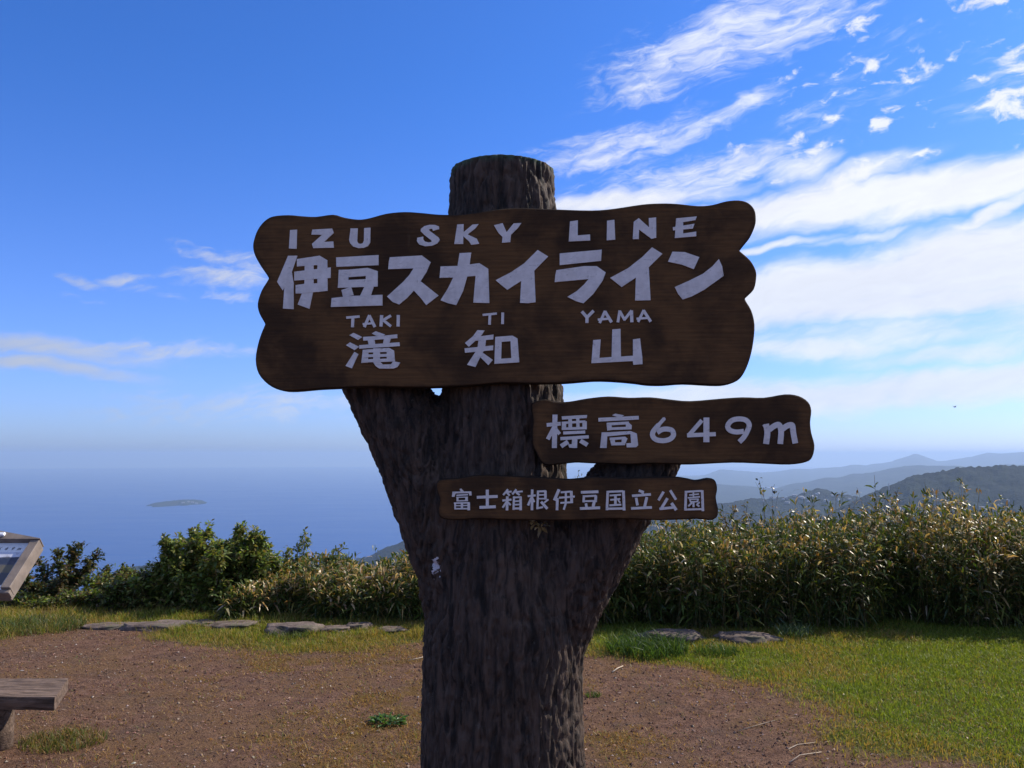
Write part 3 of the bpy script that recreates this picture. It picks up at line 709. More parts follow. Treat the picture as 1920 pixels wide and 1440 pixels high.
glyph(*a, G((545, 590), (705, 598), (640, 700), (500, 830), (350, 965), (262, 880), (440, 730)), G((520, 740), (905, 690), (900, 800), (480, 830)), G((575, 760), (740, 760), (715, 1000), (660, 1110), (590, 1230), (500, 1420), (310, 1370), (480, 1110), (545, 990)),
      G((255, 1000), (900, 935), (895, 1040), (265, 1100)), G((560, 1140), (680, 1110), (890, 1260), (790, 1378), (620, 1210)), G((945, 745), (1090, 790), (1075, 1340), (925, 1350)), G((945, 745), (1330, 715), (1445, 780), (1440, 850), (1285, 840), (1085, 855), (960, 850)),
      G((1285, 780), (1445, 780), (1485, 1315), (1310, 1320)), G((940, 1255), (1075, 1235), (1310, 1220), (1480, 1215), (1485, 1315), (925, 1350)))
a = (B1, 1070, 570, 12)
glyph(*a, S(68, (250, 170), (368, 305)), S(68, (515, 155), (365, 305)), S(72, (368, 285), (365, 430)))
glyph(*a, S(62, (650, 430), (775, 160)), S(68, (765, 165), (920, 415)), S(50, (610, 355), (890, 330)))
glyph(*a, S(62, (1060, 415), (1105, 150)), S(60, (1100, 160), (1215, 365)), S(60, (1200, 365), (1370, 150)), S(72, (1365, 150), (1375, 415)))
glyph(*a, S(60, (1515, 405), (1645, 140)), S(65, (1635, 145), (1800, 400)), S(48, (1480, 335), (1770, 315)))
glyph(*a, G((505, 815), (675, 800), (645, 1215), (920, 1195), (935, 575), (1120, 560), (1130, 1185), (1400, 1165), (1400, 800), (1560, 775), (1585, 1010), (1610, 1200), (1615, 1355), (1410, 1370), (1395, 1285), (1130, 1300), (465, 1335)))
a = (B2, 1010, 760, 8)
glyph(*a, S(75, (245, 140), (235, 640)), S(55, (120, 295), (330, 275)), S(60, (235, 320), (135, 510)), S(52, (250, 350), (315, 432)), G((345, 165), (725, 145), (722, 190), (350, 215)), S(55, (470, 190), (475, 360)), S(48, (585, 190), (590, 350)),
      S(35, (345, 265), (700, 243)), S(65, (380, 255), (378, 370)), S(65, (688, 240), (688, 360)), S(38, (350, 352), (720, 340)), S(45, (368, 415), (697, 400)), S(48, (325, 500), (750, 472)), S(80, (540, 490), (535, 638)),
      G((440, 585), (540, 580), (540, 640), (460, 635)), S(65, (440, 545), (335, 615)), S(65, (625, 530), (730, 595)))
glyph(*a, G((1100, 148), (1150, 125), (1280, 150), (1230, 182), (1190, 180)), S(55, (895, 217), (1500, 185)), S(42, (1020, 283), (1350, 264)), G((1305, 262), (1340, 250), (1395, 300), (1392, 355), (1310, 355)), S(72, (1052, 270), (1064, 375)), S(40, (1030, 352), (1392, 340)),
      G((945, 405), (1030, 405), (1018, 640), (920, 638)), G((945, 405), (1030, 405), (1380, 385), (1470, 425), (1470, 460), (1375, 432), (1030, 465)), G((1375, 420), (1470, 425), (1490, 600), (1460, 628), (1320, 632), (1310, 570), (1385, 565)),
      S(38, (1065, 505), (1300, 488)), G((1065, 490), (1140, 490), (1145, 600), (1090, 605)), G((1245, 480), (1295, 470), (1330, 500), (1290, 595), (1240, 595)), S(45, (1090, 580), (1290, 575)))
a = (B2, 1200, 770, 6)
glyph(*a, C([14]+[40]*5+[56]*61, (280, 80), (205, 165), (148, 235), (142, 285), (180, 325), (260, 338), (335, 320), (375, 275), (360, 225), (310, 208), (250, 212), (192, 245)))
glyph(*a, S(46, (695, 108), (545, 280)), S(46, (528, 278), (850, 264)), S(66, (745, 78), (745, 355)))
glyph(*a, C(56, (1165, 232), (1080, 240), (1010, 220), (985, 170), (1030, 112), (1110, 93), (1190, 108), (1226, 160), (1205, 230), (1165, 300), (1115, 352)))
glyph(*a, C(66, (1415, 150), (1430, 250), (1415, 375)), C(62, (1450, 215), (1510, 172), (1560, 160), (1585, 230), (1575, 375)), C(62, (1600, 208), (1655, 170), (1708, 165), (1722, 250), (1745, 368)), G((1375, 165), (1400, 150), (1430, 190), (1395, 200)))
a = (B3, 840, 910, 16)
glyph(*a, G((350, 110), (400, 95), (490, 190), (380, 190)), G((140, 190), (700, 180), (710, 300), (640, 305), (620, 232), (230, 242), (200, 345), (115, 345), (130, 240)), S(42, (255, 300), (600, 278)), S(30, (250, 358), (600, 350)), S(36, (255, 465), (600, 455)),
      S(60, (285, 345), (290, 480)), S(80, (560, 345), (555, 475)), S(42, (180, 532), (650, 522)), S(50, (215, 520), (215, 710)), S(70, (420, 520), (420, 710)), S(80, (620, 520), (625, 745)), S(32, (200, 610), (640, 600)), S(42, (195, 700), (640, 695)))
glyph(*a, S(90, (1180, 130), (1180, 640)), S(85, (865, 360), (1490, 330)), S(85, (945, 660), (1435, 640)))
a = (B3, 930, 910, 16)
glyph(*a, S(60, (360, 120), (215, 290)), S(55, (300, 205), (470, 185)), S(60, (330, 215), (410, 310)), S(60, (610, 120), (490, 270)), S(50, (580, 200), (800, 180)), S(60, (610, 220), (710, 290)), S(80, (340, 330), (330, 750)), S(60, (190, 455), (465, 425)),
      S(60, (310, 500), (200, 670)), S(55, (360, 510), (440, 590)), S(66, (540, 330), (525, 735)), S(76, (735, 340), (740, 745)), S(50, (520, 365), (760, 350)), S(44, (530, 478), (740, 465)), S(44, (530, 580), (740, 570)), S(60, (510, 690), (770, 690)))
glyph(*a, S(75, (1085, 125), (1078, 745)), S(60, (950, 325), (1190, 300)), S(70, (1060, 370), (960, 600)), S(60, (1100, 400), (1150, 500)), S(65, (1260, 155), (1240, 715)), S(55, (1230, 183), (1500, 173)), S(76, (1480, 160), (1485, 430)), S(42, (1260, 290), (1480, 280)),
      S(42, (1250, 400), (1500, 395)), S(55, (1240, 685), (1410, 650)), S(80, (1350, 490), (1540, 700)), S(50, (1570, 420), (1440, 520)))
a = (B3, 1030, 910, 16)
glyph(*a, S(90, (290, 120), (150, 450)), S(80, (240, 380), (228, 745)), S(55, (340, 210), (650, 185)), S(62, (495, 200), (490, 540), (430, 730)), S(82, (655, 165), (670, 530)), S(56, (290, 370), (760, 335)), S(52, (330, 525), (700, 505)))
glyph(*a, S(80, (945, 210), (1470, 190)), S(70, (1035, 300), (1025, 510)), S(80, (1390, 300), (1385, 500)), S(56, (1010, 330), (1400, 310)), S(52, (1010, 475), (1410, 465)), S(75, (1095, 540), (1115, 670)), S(85, (1350, 470), (1305, 660)), S(80, (915, 695), (1520, 670)))
a = (B3, 1130, 910, 16)
glyph(*a, S(75, (150, 165), (125, 745)), S(60, (120, 195), (610, 175)), S(80, (620, 160), (640, 750)), S(66, (90, 700), (670, 690)), S(50, (205, 305), (545, 280)), S(50, (225, 435), (520, 405)), S(55, (200, 600), (555, 575)), S(76, (380, 290), (378, 590)), S(45, (460, 440), (520, 520)))
glyph(*a, S(80, (1080, 155), (1230, 210)), S(70, (1195, 200), (1200, 290)), S(75, (875, 315), (1440, 270)), S(75, (1000, 370), (1040, 600)), S(80, (1320, 350), (1250, 660)), S(75, (850, 690), (1470, 660)))
a = (B3, 1220, 910, 16)
glyph(*a, S(75, (385, 190), (230, 450)), S(75, (580, 150), (755, 430)), S(80, (500, 385), (300, 720)), S(75, (260, 705), (680, 660)), S(90, (620, 530), (760, 740)))
glyph(*a, S(72, (1055, 165), (1035, 740)), S(55, (1030, 195), (1540, 165)), S(76, (1540, 150), (1560, 770)), S(56, (1000, 725), (1540, 710)), S(40, (1150, 290), (1440, 260)), S(42, (1275, 200), (1275, 360)), S(44, (1105, 375), (1470, 340)), S(36, (1150, 420), (1430, 410)),
      S(40, (1165, 420), (1190, 500)), S(45, (1420, 410), (1390, 490)), S(42, (1180, 495), (1400, 485)), S(48, (1230, 520), (1120, 625)), S(56, (1275, 510), (1275, 655)), S(42, (1460, 500), (1380, 570)), S(48, (1360, 570), (1450, 630)))

# ------------------------------------------------------------------ BENCH at the left edge
def noisy_box(sx, sy, sz, cuts=(24, 6, 4), amp=.006, seed=0, bev=.02, round_y=0.0):
    bm = bmesh.new(); nx_, ny_, nz_ = cuts
    def g(n, s): return [(-s+2*s*i/n) for i in range(n+1)]
    vs = {}
    xs, ys, zs = g(nx_, sx), g(ny_, sy), g(nz_, sz)
    def vert(i, j, k):
        if (i, j, k) not in vs:
            x_, y_, z_ = xs[i], ys[j], zs[k]
            e = abs(y_)/sy; f = abs(z_)/sz
            y_ *= 1-round_y*f**3; z_ *= 1-.25*round_y*e**4
            n_ = mnoise.noise(Vector((x_*2.2+seed, y_*9, z_*11+seed)))*amp+mnoise.noise(Vector((x_*14+seed, y_*22, z_*30)))*amp*.5
            vs[(i, j, k)] = bm.verts.new((x_, y_+n_*(1 if e > .9 else .3)*math.copysign(1, y_), z_+n_*math.copysign(1, z_)))
        return vs[(i, j, k)]
    for i in range(nx_):
        for j in range(ny_):
            for k in (0, nz_): bm.faces.new((vert(i, j, k), vert(i+1, j, k), vert(i+1, j+1, k), vert(i, j+1, k)))
    for i in range(nx_):
        for k in range(nz_):
            for j in (0, ny_): bm.faces.new((vert(i, j, k), vert(i+1, j, k), vert(i+1, j, k+1), vert(i, j, k+1)))
    for j in range(ny_):
        for k in range(nz_):
            for i in (0, nx_): bm.faces.new((vert(i, j, k), vert(i, j+1, k), vert(i, j+1, k+1), vert(i, j, k+1)))
    return bm
SH = .36
pf = at_depth(101, 1311, 4.36); pb = at_depth(127, 1273, 4.72)
bench = empty('log_bench', (pf.x-.85, 4.55, 0))
tag(bench, 'low weathered log bench cut off by the left edge', 'bench')
bm = noisy_box(.85, .185, .034, (40, 10, 5), .008, 3, round_y=.05)
for v in bm.verts:
    v.co.x += -(v.co.y+.185)*.34*max(0, (v.co.x-.3)/.55)
    v.co.z += SH-.034
link('seat', bm_mesh('seat', bm, False), M['log'], bench)
for sx in (.375, -.56):
    bm = bmesh.new(); tube = [(Vector((sx, .13, -.05)), .085), (Vector((sx, .13, .1)), .079), (Vector((sx+.004, .13, .2)), .077), (Vector((sx, .12, SH-.070)), .079)]
    tube_chain(bm, tube, 18)
    for v in bm.verts: v.co += Vector((mnoise.noise(v.co*9), mnoise.noise(v.co*9+Vector((4, 0, 0))), 0))*.010
    link('leg', bm_mesh('leg', bm, True), M['log'], bench)

# ------------------------------------------------------------------ INFORMATION PANEL at the left edge
br = at_depth(6, 1108, 4.0); tr = at_depth(57, 1018, 4.235)
M['frame'] = m_simple('panel_frame_wood', (.21, .17, .14), .7, .2, 14)
M['sheet'] = m_simple('white_sheet', (.78, .80, .82), .4, .04, 3, bstr=0.0)
def b_print(t):
    tc = t.n('ShaderNodeTexCoord').outputs['Object']; x_, y_, z_ = t.n('ShaderNodeSeparateXYZ', {0: tc}).outputs
    hgt = t.m('ADD', y_, t.m('MULTIPLY', t.m('SUBTRACT', t.noise(t.mapping(tc, scale=(1, .2, 1)), 5, 5), .5), .05))
    c = t.mix(t.mr(hgt, .055, .062), (.030, .045, .085), (.60, .62, .70))
    c = t.mix(t.mr(hgt, .004, .012), (.13, .12, .09), c)
    c = t.mix(t.mr(t.noise(tc, 30, 4), .5, .7, 0, .5), c, (.10, .10, .13))
    c = t.mix(t.mr(hgt, -.045, -.04), (.06, .07, .09), c)
    out_pr(t, c, .35, None, spec=.4)
M['print'] = mat('panorama_print', b_print)
slope = Vector((0, tr.y-br.y, tr.z-br.z)); SL = slope.length; sv = slope.normalized(); nvv = Vector((0, -sv.z, sv.y))
pan = empty('information_panel', (br.x-.5, (br.y+tr.y)/2, 0))
tag(pan, 'sloping panorama information panel in a brown wooden frame at the left edge', 'information panel')
cmid = (br+tr)/2; ang = math.atan2(sv.z, sv.y)
fl = bpy.data.objects.new('panel_sheet', None)
def slab(name, x0, x1, s0, s1, n0, n1, m, parent=pan):
    """box given along x, along the slope and along its normal, relative to the middle of the sheet's right edge"""
    bm = bmesh.new(); vs = []
    for n_ in (n0, n1):
        for (a_, b_) in ((x0, s0), (x1, s0), (x1, s1), (x0, s1)): vs.append(bm.verts.new((a_, b_, n_)))
    for f in ((0, 1, 2, 3), (4, 5, 6, 7), (0, 1, 5, 4), (1, 2, 6, 5), (2, 3, 7, 6), (3, 0, 4, 7)): bm.faces.new([vs[i] for i in f])
    bmesh.ops.recalc_face_normals(bm, faces=bm.faces)
    bmesh.ops.bevel(bm, geom=bm.edges[:], offset=min(.003, (n1-n0)*.2), segments=1, affect='EDGES')
    o = link(name, bm_mesh(name, bm), m, parent)
    if parent == pan:
        o.location = Vector((cmid.x, cmid.y, cmid.z))-pan.location; o.rotation_euler = (ang, 0, 0)
    return o
hs = SL/2
sheet = slab('sheet', -1.0, 0, -hs, hs, -.006, .0, M['sheet'])
bm = bmesh.new()
pts = [(-.95, -hs+.035), (-.018, -hs+.035), (-.018, hs-.062), (-.95, hs-.062)]
bm.faces.new([bm.verts.new((a_, b_, .0012)) for a_, b_ in pts])
pr = link('picture', bm_mesh('picture', bm), M['print'], sheet)
bm = bmesh.new(); prof = [(.049, hs), (.049, hs+.004), (-.5, hs+.13), (-1.06, hs+.004), (-1.06, hs)]
A_ = [bm.verts.new((a_, b_, .03)) for a_, b_ in prof]; B_ = [bm.verts.new((a_, b_, -.03)) for a_, b_ in prof]
bm.faces.new(A_); bm.faces.new(B_[::-1])
for k in range(5): bm.faces.new((A_[k], A_[(k+1) % 5], B_[(k+1) % 5], B_[k]))
o = link('gable_rail', bm_mesh('gable_rail', bm), M['frame'], pan); o.location = Vector(cmid)-pan.location; o.rotation_euler = (ang, 0, 0)
slab('frame_rail', -1.06, .049, -hs-.022, -hs, -.03, .012, M['frame'])
slab('frame_rail', 0.0, .047, -hs+.0005, hs-.0005, -.031, .024, M['frame']); slab('frame_rail', -1.065, -1.0, -hs+.0005, hs-.0005, -.031, .024, M['frame'])
slab('backing', -1.05, .043, -hs-.02, hs, -.05, -.0315, M['frame'])
slab('top_cover', -.87, -.135, hs+.012, hs+.034, .0305, .046, M['sheet'])
# dark heading text "649m" on the sheet, as small printed characters
M['ink'] = m_simple('dark_ink', (.06, .06, .08), .6, .1, 5, bstr=0.0)
class Flat:
    def __init__(s, o): s.o = o
    def loc(s, px, py): return (px, py)
def ink(x0, parts, hgt=.020):
    bm = bmesh.new()
    for e in parts:
        poly = stroke_poly(e[1], e[2]) if e[0] == 'S' else stroke_poly(e[1], catmull(e[2], 4))
        bm.faces.new([bm.verts.new((x0+(a_+b_*.25)*hgt, hs-.05+b_*hgt, .0014+.0001*len(bm.faces))) for a_, b_ in poly])
    link('printed_character', bm_mesh('printed_character', bm), M['ink'], sheet)
ink(-.150, [C(.13, (.55, 1), (.2, .7), (.05, .35), (.25, .05), (.5, .2), (.45, .45), (.15, .42))])
ink(-.118, [S(.13, (.45, 1), (.05, .35), (.7, .35)), S(.13, (.5, .75), (.45, 0))])
ink(-.086, [C(.13, (.5, .55), (.2, .5), (.12, .8), (.35, .97), (.55, .8), (.5, .4), (.3, 0))])
ink(-.054, [S(.13, (.05, 0), (.05, .65)), C(.13, (.05, .5), (.25, .65), (.38, .5), (.38, 0)), C(.13, (.4, .5), (.58, .65), (.72, .5), (.72, 0))])
ink(-.200, [S(.12, (.1, .8), (.6, .8)), S(.12, (.35, 1), (.3, 0)), S(.12, (.1, .45), (.62, .45)), S(.12, (.12, .1), (.6, .1))])
ink(-.245, [S(.12, (.05, .9), (.65, .9)), S(.12, (.35, .9), (.33, .05)), S(.12, (.08, .5), (.6, .5))])
for sx in (-.2, -.85):
    bm = bmesh.new(); tube_chain(bm, [(Vector((cmid.x+sx, cmid.y+.05, -.1)), .055), (Vector((cmid.x+sx, cmid.y+.05, cmid.z-.05)), .052)], 14)
    for v in bm.verts: v.co -= Vector(pan.location)
    link('post', bm_mesh('post', bm, True), M['frame'], pan)

# ------------------------------------------------------------------ STONES along the edge of the plateau
def rock(px, py, w, h, label, seed, dpt=.7, yaw=0, sharp=.5):
    p = on_ground(px, py+h*.35); D = p.y
    W = w*D/FPX/2; H = h*D/FPX
    bm = bmesh.new(); bmesh.ops.create_icosphere(bm, subdivisions=4, radius=1)
    for v in bm.verts:
        q = v.co.copy(); s_ = Vector((seed*3.1, seed*1.7, 0))
        n_ = mnoise.noise(q*1.4+s_)*.38+mnoise.noise(q*3.1+s_)*.16+mnoise.noise(q*8+s_)*.055
        q *= 1+n_
        q.z = min(q.z, .62+.12*mnoise.noise(Vector((q.x*2, q.y*2, seed))))
        v.co = Vector((q.x*W, q.y*W*dpt, q.z*H*.66))
    o = link('rock', bm_mesh('rock', bm, False), M['stone'], loc=(p.x, p.y+W*dpt*.3, float(ground_z(np.array([p.x]), np.array([p.y]))[0])+H*.02))
    for f in o.data.polygons: f.use_smooth = True
    o.rotation_euler = (0, 0, yaw); tag(o, label, 'rock', 'rocks set along the edge of the clearing'); return o
rock(205, 1172, 95, 13, 'low flat stone leftmost of the row, beyond the bare soil', 1, .6)
rock(292, 1172, 118, 20, 'flat stone with a dark shaded left end behind the soil', 2, .55, .1)
rock(372, 1168, 60, 11, 'small low stone half buried in grass between two flat ones', 3)
rock(435, 1169, 96, 17, 'long grey stone below the tallest leafy shrub', 4, .6)
rock(553, 1173, 105, 32, 'largest rounded grey rock left of the signpost', 5, .6, .2)
rock(625, 1178, 60, 14, 'small sunken stone right of the largest rock', 6)
rock(672, 1171, 50, 20, 'small knobbly stone nearest the signpost at left', 7)
rock(735, 1180, 60, 10, 'flat stone sunk in grass just left of the trunk', 8)
rock(1262, 1190, 120, 30, 'pale angular rock behind the long grass tuft', 9, .6, -.1)
rock(1402, 1192, 112, 28, 'dark slanting rock, rightmost, at the foot of the bamboo', 10, .6, -.25)

# ------------------------------------------------------------------ PLANTS
def norm(a): return a/(np.linalg.norm(a, axis=1)[:, None]+1e-9)
def leaves(base, d, L, W, cols, fold=.25, droop=.25, wide=.42):
    """lance-shaped leaves with a folded midrib: 6 vertices, 4 triangles each"""
    n = len(base); d = norm(d)
    up = np.tile([0, 0, 1.0], (n, 1))+rng.normal(0, .45, (n, 3))
    s = norm(np.cross(d, up)); u = norm(np.cross(s, d))
    L = L[:, None]; W = W[:, None]
    dr = np.array([0, 0, -1.0])*droop*L
    mid = base+d*L*wide; m2 = base+d*L*.78+dr*.45
    tip = base+d*L+dr
    A = mid+s*W*.5+u*W*fold; B = mid-s*W*.5+u*W*fold
    A2 = m2+s*W*.30+u*W*fold*.6; B2 = m2-s*W*.30+u*W*fold*.6
    V = np.stack([base, A, A2, tip, B2, B], 1).reshape(-1, 3)
    i = (np.arange(n)*6)[:, None]
    F = np.concatenate([i+[0, 1, 5], i+[1, 2, 5], i+[5, 2, 4], i+[2, 3, 4]], 0)
    return V, F, np.repeat(cols, 6, 0)
def blades(base, H, W, lean, cols):
    """curved grass blades: 5 vertices, 3 triangles"""
    n = len(base); a = rng.uniform(0, 2*np.pi, n); s = np.stack([np.cos(a), np.sin(a), np.zeros(n)], 1)
    b = rng.uniform(0, 2*np.pi, n); l = np.stack([np.cos(b), np.sin(b), np.zeros(n)], 1)*lean[:, None]
    H_ = H[:, None]; W_ = W[:, None]; z = np.array([0, 0, 1.0])
    m = base+z*H_*.55+l*H_*.35; t = base+z*H_*(1-.25*lean[:, None])+l*H_*1.05
    V = np.stack([base-s*W_/2, base+s*W_/2, m+s*W_*.4, m-s*W_*.4, t], 1).reshape(-1, 3)
    i = (np.arange(n)*5)[:, None]
    F = np.concatenate([i+[0, 1, 2], i+[0, 2, 3], i+[3, 2, 4]], 0)
    return V, F, np.repeat(cols, 5, 0)
def pick(pal, n, w=None, var=.18):
    pal = np.array(pal); k = rng.choice(len(pal), n, p=w)
    return pal[k]*rng.uniform(1-var, 1+var, (n, 1))*rng.uniform(.92, 1.08, (n, 3))
def gz(x_, y_): return ground_z(np.asarray(x_, float), np.asarray(y_, float))

# --- lawn and grass strip: uncountable blades
def scatter(n, x0, x1, y0, y1): return rng.uniform(x0, x1, n), rng.uniform(y0, y1, n)
n = 1000000; x, y = scatter(n, -9, 9, 3.8, 9.9)
keep = np.abs(x) < .66*y+2.4; x, y = x[keep], y[keep]
lm = lawn_mask(x, y); pz = np.clip(lm, 0, 1)**1.6
nearf = sstep(7.6, 8.6, y)
keep = rng.uniform(0, 1, len(x)) < pz*(.62+.38*fbm(x*3, y*3, 3, 21)); x, y, lm = x[keep], y[keep], lm[keep]
n = len(x); rightside = sstep(.3, .9, x)
patch = fbm(x*.9, y*.9, 4, 31); tuf = fbm(x*4, y*4, 3, 33)
tall = sstep(7.5, 8.4, y)
H = (.022+.026*rng.uniform(0, 1, n)**1.5)*(.6+.9*tuf)*(1+1.3*tall*rng.uniform(0, 1, n)**1.5)
H *= 1+1.1*np.exp(-((y-7.45)/.28)**2)*(x < .4)*sstep(.45, .65, tuf)
g1 = pick([(.160, .215, .026), (.205, .255, .034), (.105, .150, .022), (.27, .28, .055)], n, [.35, .3, .25, .1])
g2 = pick([(.24, .22, .04), (.32, .23, .06), (.18, .17, .035), (.36, .26, .10)], n)
yel = np.clip(sstep(.46, .64, patch)*.75+(1-sstep(.55, .95, lm))*.8+(1-rightside)*.35, 0, .92)
yk = rng.uniform(0, 1, n) < yel
cl = np.where(yk[:, None], g2, g1)
V, F, Cc = blades(np.stack([x, y, gz(x, y)-.003], 1), H, rng.uniform(.0035, .0065, n), rng.uniform(.1, 1.0, n), cl)
tag(link('lawn_grass', arr_mesh('lawn_grass', V, F, Cc), M['grass']), 'short green lawn grass right of the signpost and along the stones', 'grass', kind='stuff')
# --- thin dead grass on the bare soil
n = 260000; x, y = scatter(n, -5.5, 5.5, 4.0, 8.4); keep = np.abs(x) < .66*y+.5; x, y = x[keep], y[keep]
dm = dead_mask(x, y); lm = lawn_mask(x, y)
keep = (rng.uniform(0, 1, len(x)) < np.clip(dm*1.1+.10+lm*.35, 0, 1)*sstep(.28, .62, fbm(x*5, y*5, 3, 41))) ; x, y = x[keep], y[keep]; n = len(x)
cl = pick([(.36, .22, .07), (.27, .14, .045), (.42, .29, .12), (.15, .17, .035), (.20, .11, .045)], n, [.3, .25, .15, .15, .15])
V, F, Cc = blades(np.stack([x, y, gz(x, y)-.002], 1), rng.uniform(.010, .036, n), rng.uniform(.002, .005, n), rng.uniform(.6, 2.0, n), cl)
tag(link('dry_grass', arr_mesh('dry_grass', V, F, Cc), M['grass']), 'thin dry brown grass lying over the bare soil', 'grass', kind='stuff')
# --- gravel
n = 42000; x, y = scatter(n, -5.2, 5, 4.0, 8.6); keep = (np.abs(x) < .66*y+.5); x, y = x[keep], y[keep]
keep = rng.uniform(0, 1, len(x)) > lawn_mask(x, y)*1.2; x, y = x[keep], y[keep]; n = len(x)
r = .0025+.009*rng.uniform(0, 1, n)**5+.002*rng.uniform(0, 1, n)
oc = np.array([(1, 0, 0), (0, 1, 0), (-1, 0, 0), (0, -1, 0), (0, 0, .7), (0, 0, -.7)])
V = (oc[None]*rng.uniform(.6, 1.25, (n, 6, 1))*r[:, None, None]); a_ = rng.uniform(0, 6.28, n)
ca, sa = np.cos(a_)[:, None], np.sin(a_)[:, None]
V = np.stack([V[..., 0]*ca-V[..., 1]*sa, V[..., 0]*sa+V[..., 1]*ca, V[..., 2]], -1)
V += np.stack([x, y, gz(x, y)+r*.25], 1)[:, None]; i = (np.arange(n)*6)[:, None]
F = np.concatenate([i+list(f) for f in ((0, 1, 4), (1, 2, 4), (2, 3, 4), (3, 0, 4), (1, 0, 5), (2, 1, 5), (3, 2, 5), (0, 3, 5))], 0)
cl = pick([(.19, .11, .08), (.085, .048, .036), (.24, .17, .13), (.13, .062, .042), (.36, .29, .25)], n, [.32, .33, .12, .2, .03])
tag(link('gravel', arr_mesh('gravel', V.reshape(-1, 3), F, np.repeat(cl, 6, 0)), M['pebble']), 'small brown and grey gravel on the trodden soil', 'gravel', kind='stuff')
# --- fallen leaves, scattered
n = 2600; x, y = scatter(n, -5, 5, 4.2, 8.6); keep = (np.abs(x) < .64*y+.3); x, y = x[keep], y[keep]; n = len(x)
d = np.stack([rng.normal(0, 1, n), rng.normal(0, 1, n), rng.normal(0, .12, n)], 1)
cl = pick([(.30, .17, .10), (.22, .09, .05), (.42, .33, .24), (.16, .08, .05), (.5, .46, .40)], n, [.3, .3, .15, .2, .05])
V, F, Cc = leaves(np.stack([x, y, gz(x, y)+.006], 1), d, rng.uniform(.012, .035, n), rng.uniform(.006, .014, n), cl, .2, .1)
tag(link('leaf_litter', arr_mesh('leaf_litter', V, F, Cc), M['leaf']), 'scattered dry leaf scraps on the ground', 'leaf litter', kind='stuff')

# --- dwarf bamboo thickets
def thicket(name, label, x0, x1, y0, y1, top, dens, seed, dead=.3, group=None):
    """top(x) gives the height of the thicket above the ground"""
    r = np.random.default_rng(seed)
    n = int((x1-x0)*(y1-y0)*dens); sx_, sy_ = r.uniform(x0, x1, n), y0+(y1-y0)*r.uniform(0, 1, n)**1.25
    front = y0+.22*np.sin(sx_*2.1)+.14*np.sin(sx_*5.3+1); sy_ = np.maximum(sy_, front+r.uniform(0, .1, n))
    hh = top(sx_)*(.50+.55*r.uniform(0, 1, n)**.55)*(.80+.36*fbm(sx_*1.6, sy_*1.6, 4, seed))
    hh *= np.where(r.uniform(0, 1, n) < .045, 1.28, 1.0)*(.86+.42*(fbm(sx_*4.5, sy_*4.5, 3, seed+9)-.3))
    # lower at the front so the face slopes back
    hh *= np.clip(.74+.8*(sy_-front), .66, 1.0)
    z0 = gz(sx_, sy_); lean = np.stack([r.normal(.0, .16, n), r.normal(-.06, .16, n)], 1)
    bases, dirs, Ls, Ws, hts = [], [], [], [], []
    for lev in range(6):
        t = 1-lev*.165-r.uniform(0, .10, n)
        for q in range(3 if lev else 5):
            a_ = r.uniform(0, 2*np.pi, n); el = r.normal(.95 if lev == 0 else (.5 if lev < 3 else .1), .42, n)
            p = np.stack([sx_+lean[:, 0]*hh*t, sy_+lean[:, 1]*hh*t, z0+hh*t], 1)
            bases.append(p+r.normal(0, .012, (n, 3))); dirs.append(np.stack([np.cos(a_)*np.cos(el), np.sin(a_)*np.cos(el), np.sin(el)], 1))
            Ls.append(r.uniform(.075, .165, n)*(1 if lev else .85)); Ws.append(r.uniform(.012, .024, n)); hts.append(t)
    B_ = np.concatenate(bases); D_ = np.concatenate(dirs); L_ = np.concatenate(Ls); W_ = np.concatenate(Ws); T_ = np.concatenate(hts)
    keep = (B_[:, 2] > z0.min()+.02) & (r.uniform(0, 1, len(T_)) < np.clip(.30+1.3*T_, 0, 1)); B_, D_, L_, W_, T_ = B_[keep], D_[keep], L_[keep], W_[keep], T_[keep]
    m = len(B_)
    green = pick([(.066, .098, .017), (.110, .140, .024), (.036, .056, .013), (.20, .18, .035)], m, [.35, .3, .25, .1])
    dry = pick([(.40, .27, .11), (.52, .38, .21), (.30, .17, .045), (.26, .19, .05), (.58, .46, .31)], m, [.28, .22, .2, .2, .1])
    pd = dead*(.05+1.9*fbm(B_[:, 0]*2.2, B_[:, 2]*3.2+B_[:, 1]*2, 4, seed+3)**1.5)*(.15+1.25*T_**1.5)
    kk = r.uniform(0, 1, m) < pd
    V, F, Cc = leaves(B_, D_, L_, W_, np.where(kk[:, None], dry, green), .18, .40, .38)
    # stems
    w_ = .004; st = np.stack([sx_, sy_, z0], 1); en = st+np.stack([lean[:, 0]*hh, lean[:, 1]*hh, hh], 1)
    o1 = np.array([w_, 0, 0]); o2 = np.array([-w_*.5, w_*.87, 0]); o3 = np.array([-w_*.5, -w_*.87, 0])
    SV = np.stack([st+o1, st+o2, st+o3, en+o1*.4, en+o2*.4, en+o3*.4], 1).reshape(-1, 3)
    i = (np.arange(n)*6)[:, None]+len(V)
    SF = np.concatenate([i+list(f) for f in ((0, 1, 4), (0, 4, 3), (1, 2, 5), (1, 5, 4), (2, 0, 3), (2, 3, 5))], 0)
    sc_ = np.repeat(pick([(.16, .14, .05), (.10, .11, .035), (.24, .18, .09)], n), 6, 0)
    me = arr_mesh(name, np.concatenate([V, SV]), np.concatenate([F, SF]), np.concatenate([Cc, sc_]))
    return tag(link(name, me, M['bamboo']), label, 'bamboo', kind='stuff')
def top_from(pts, D):
    X_ = [at_depth(p[0], p[1], D).x for p in pts]; Z_ = [at_depth(p[0], p[1], D).z for p in pts]
    return lambda x: np.interp(x, X_, Z_)
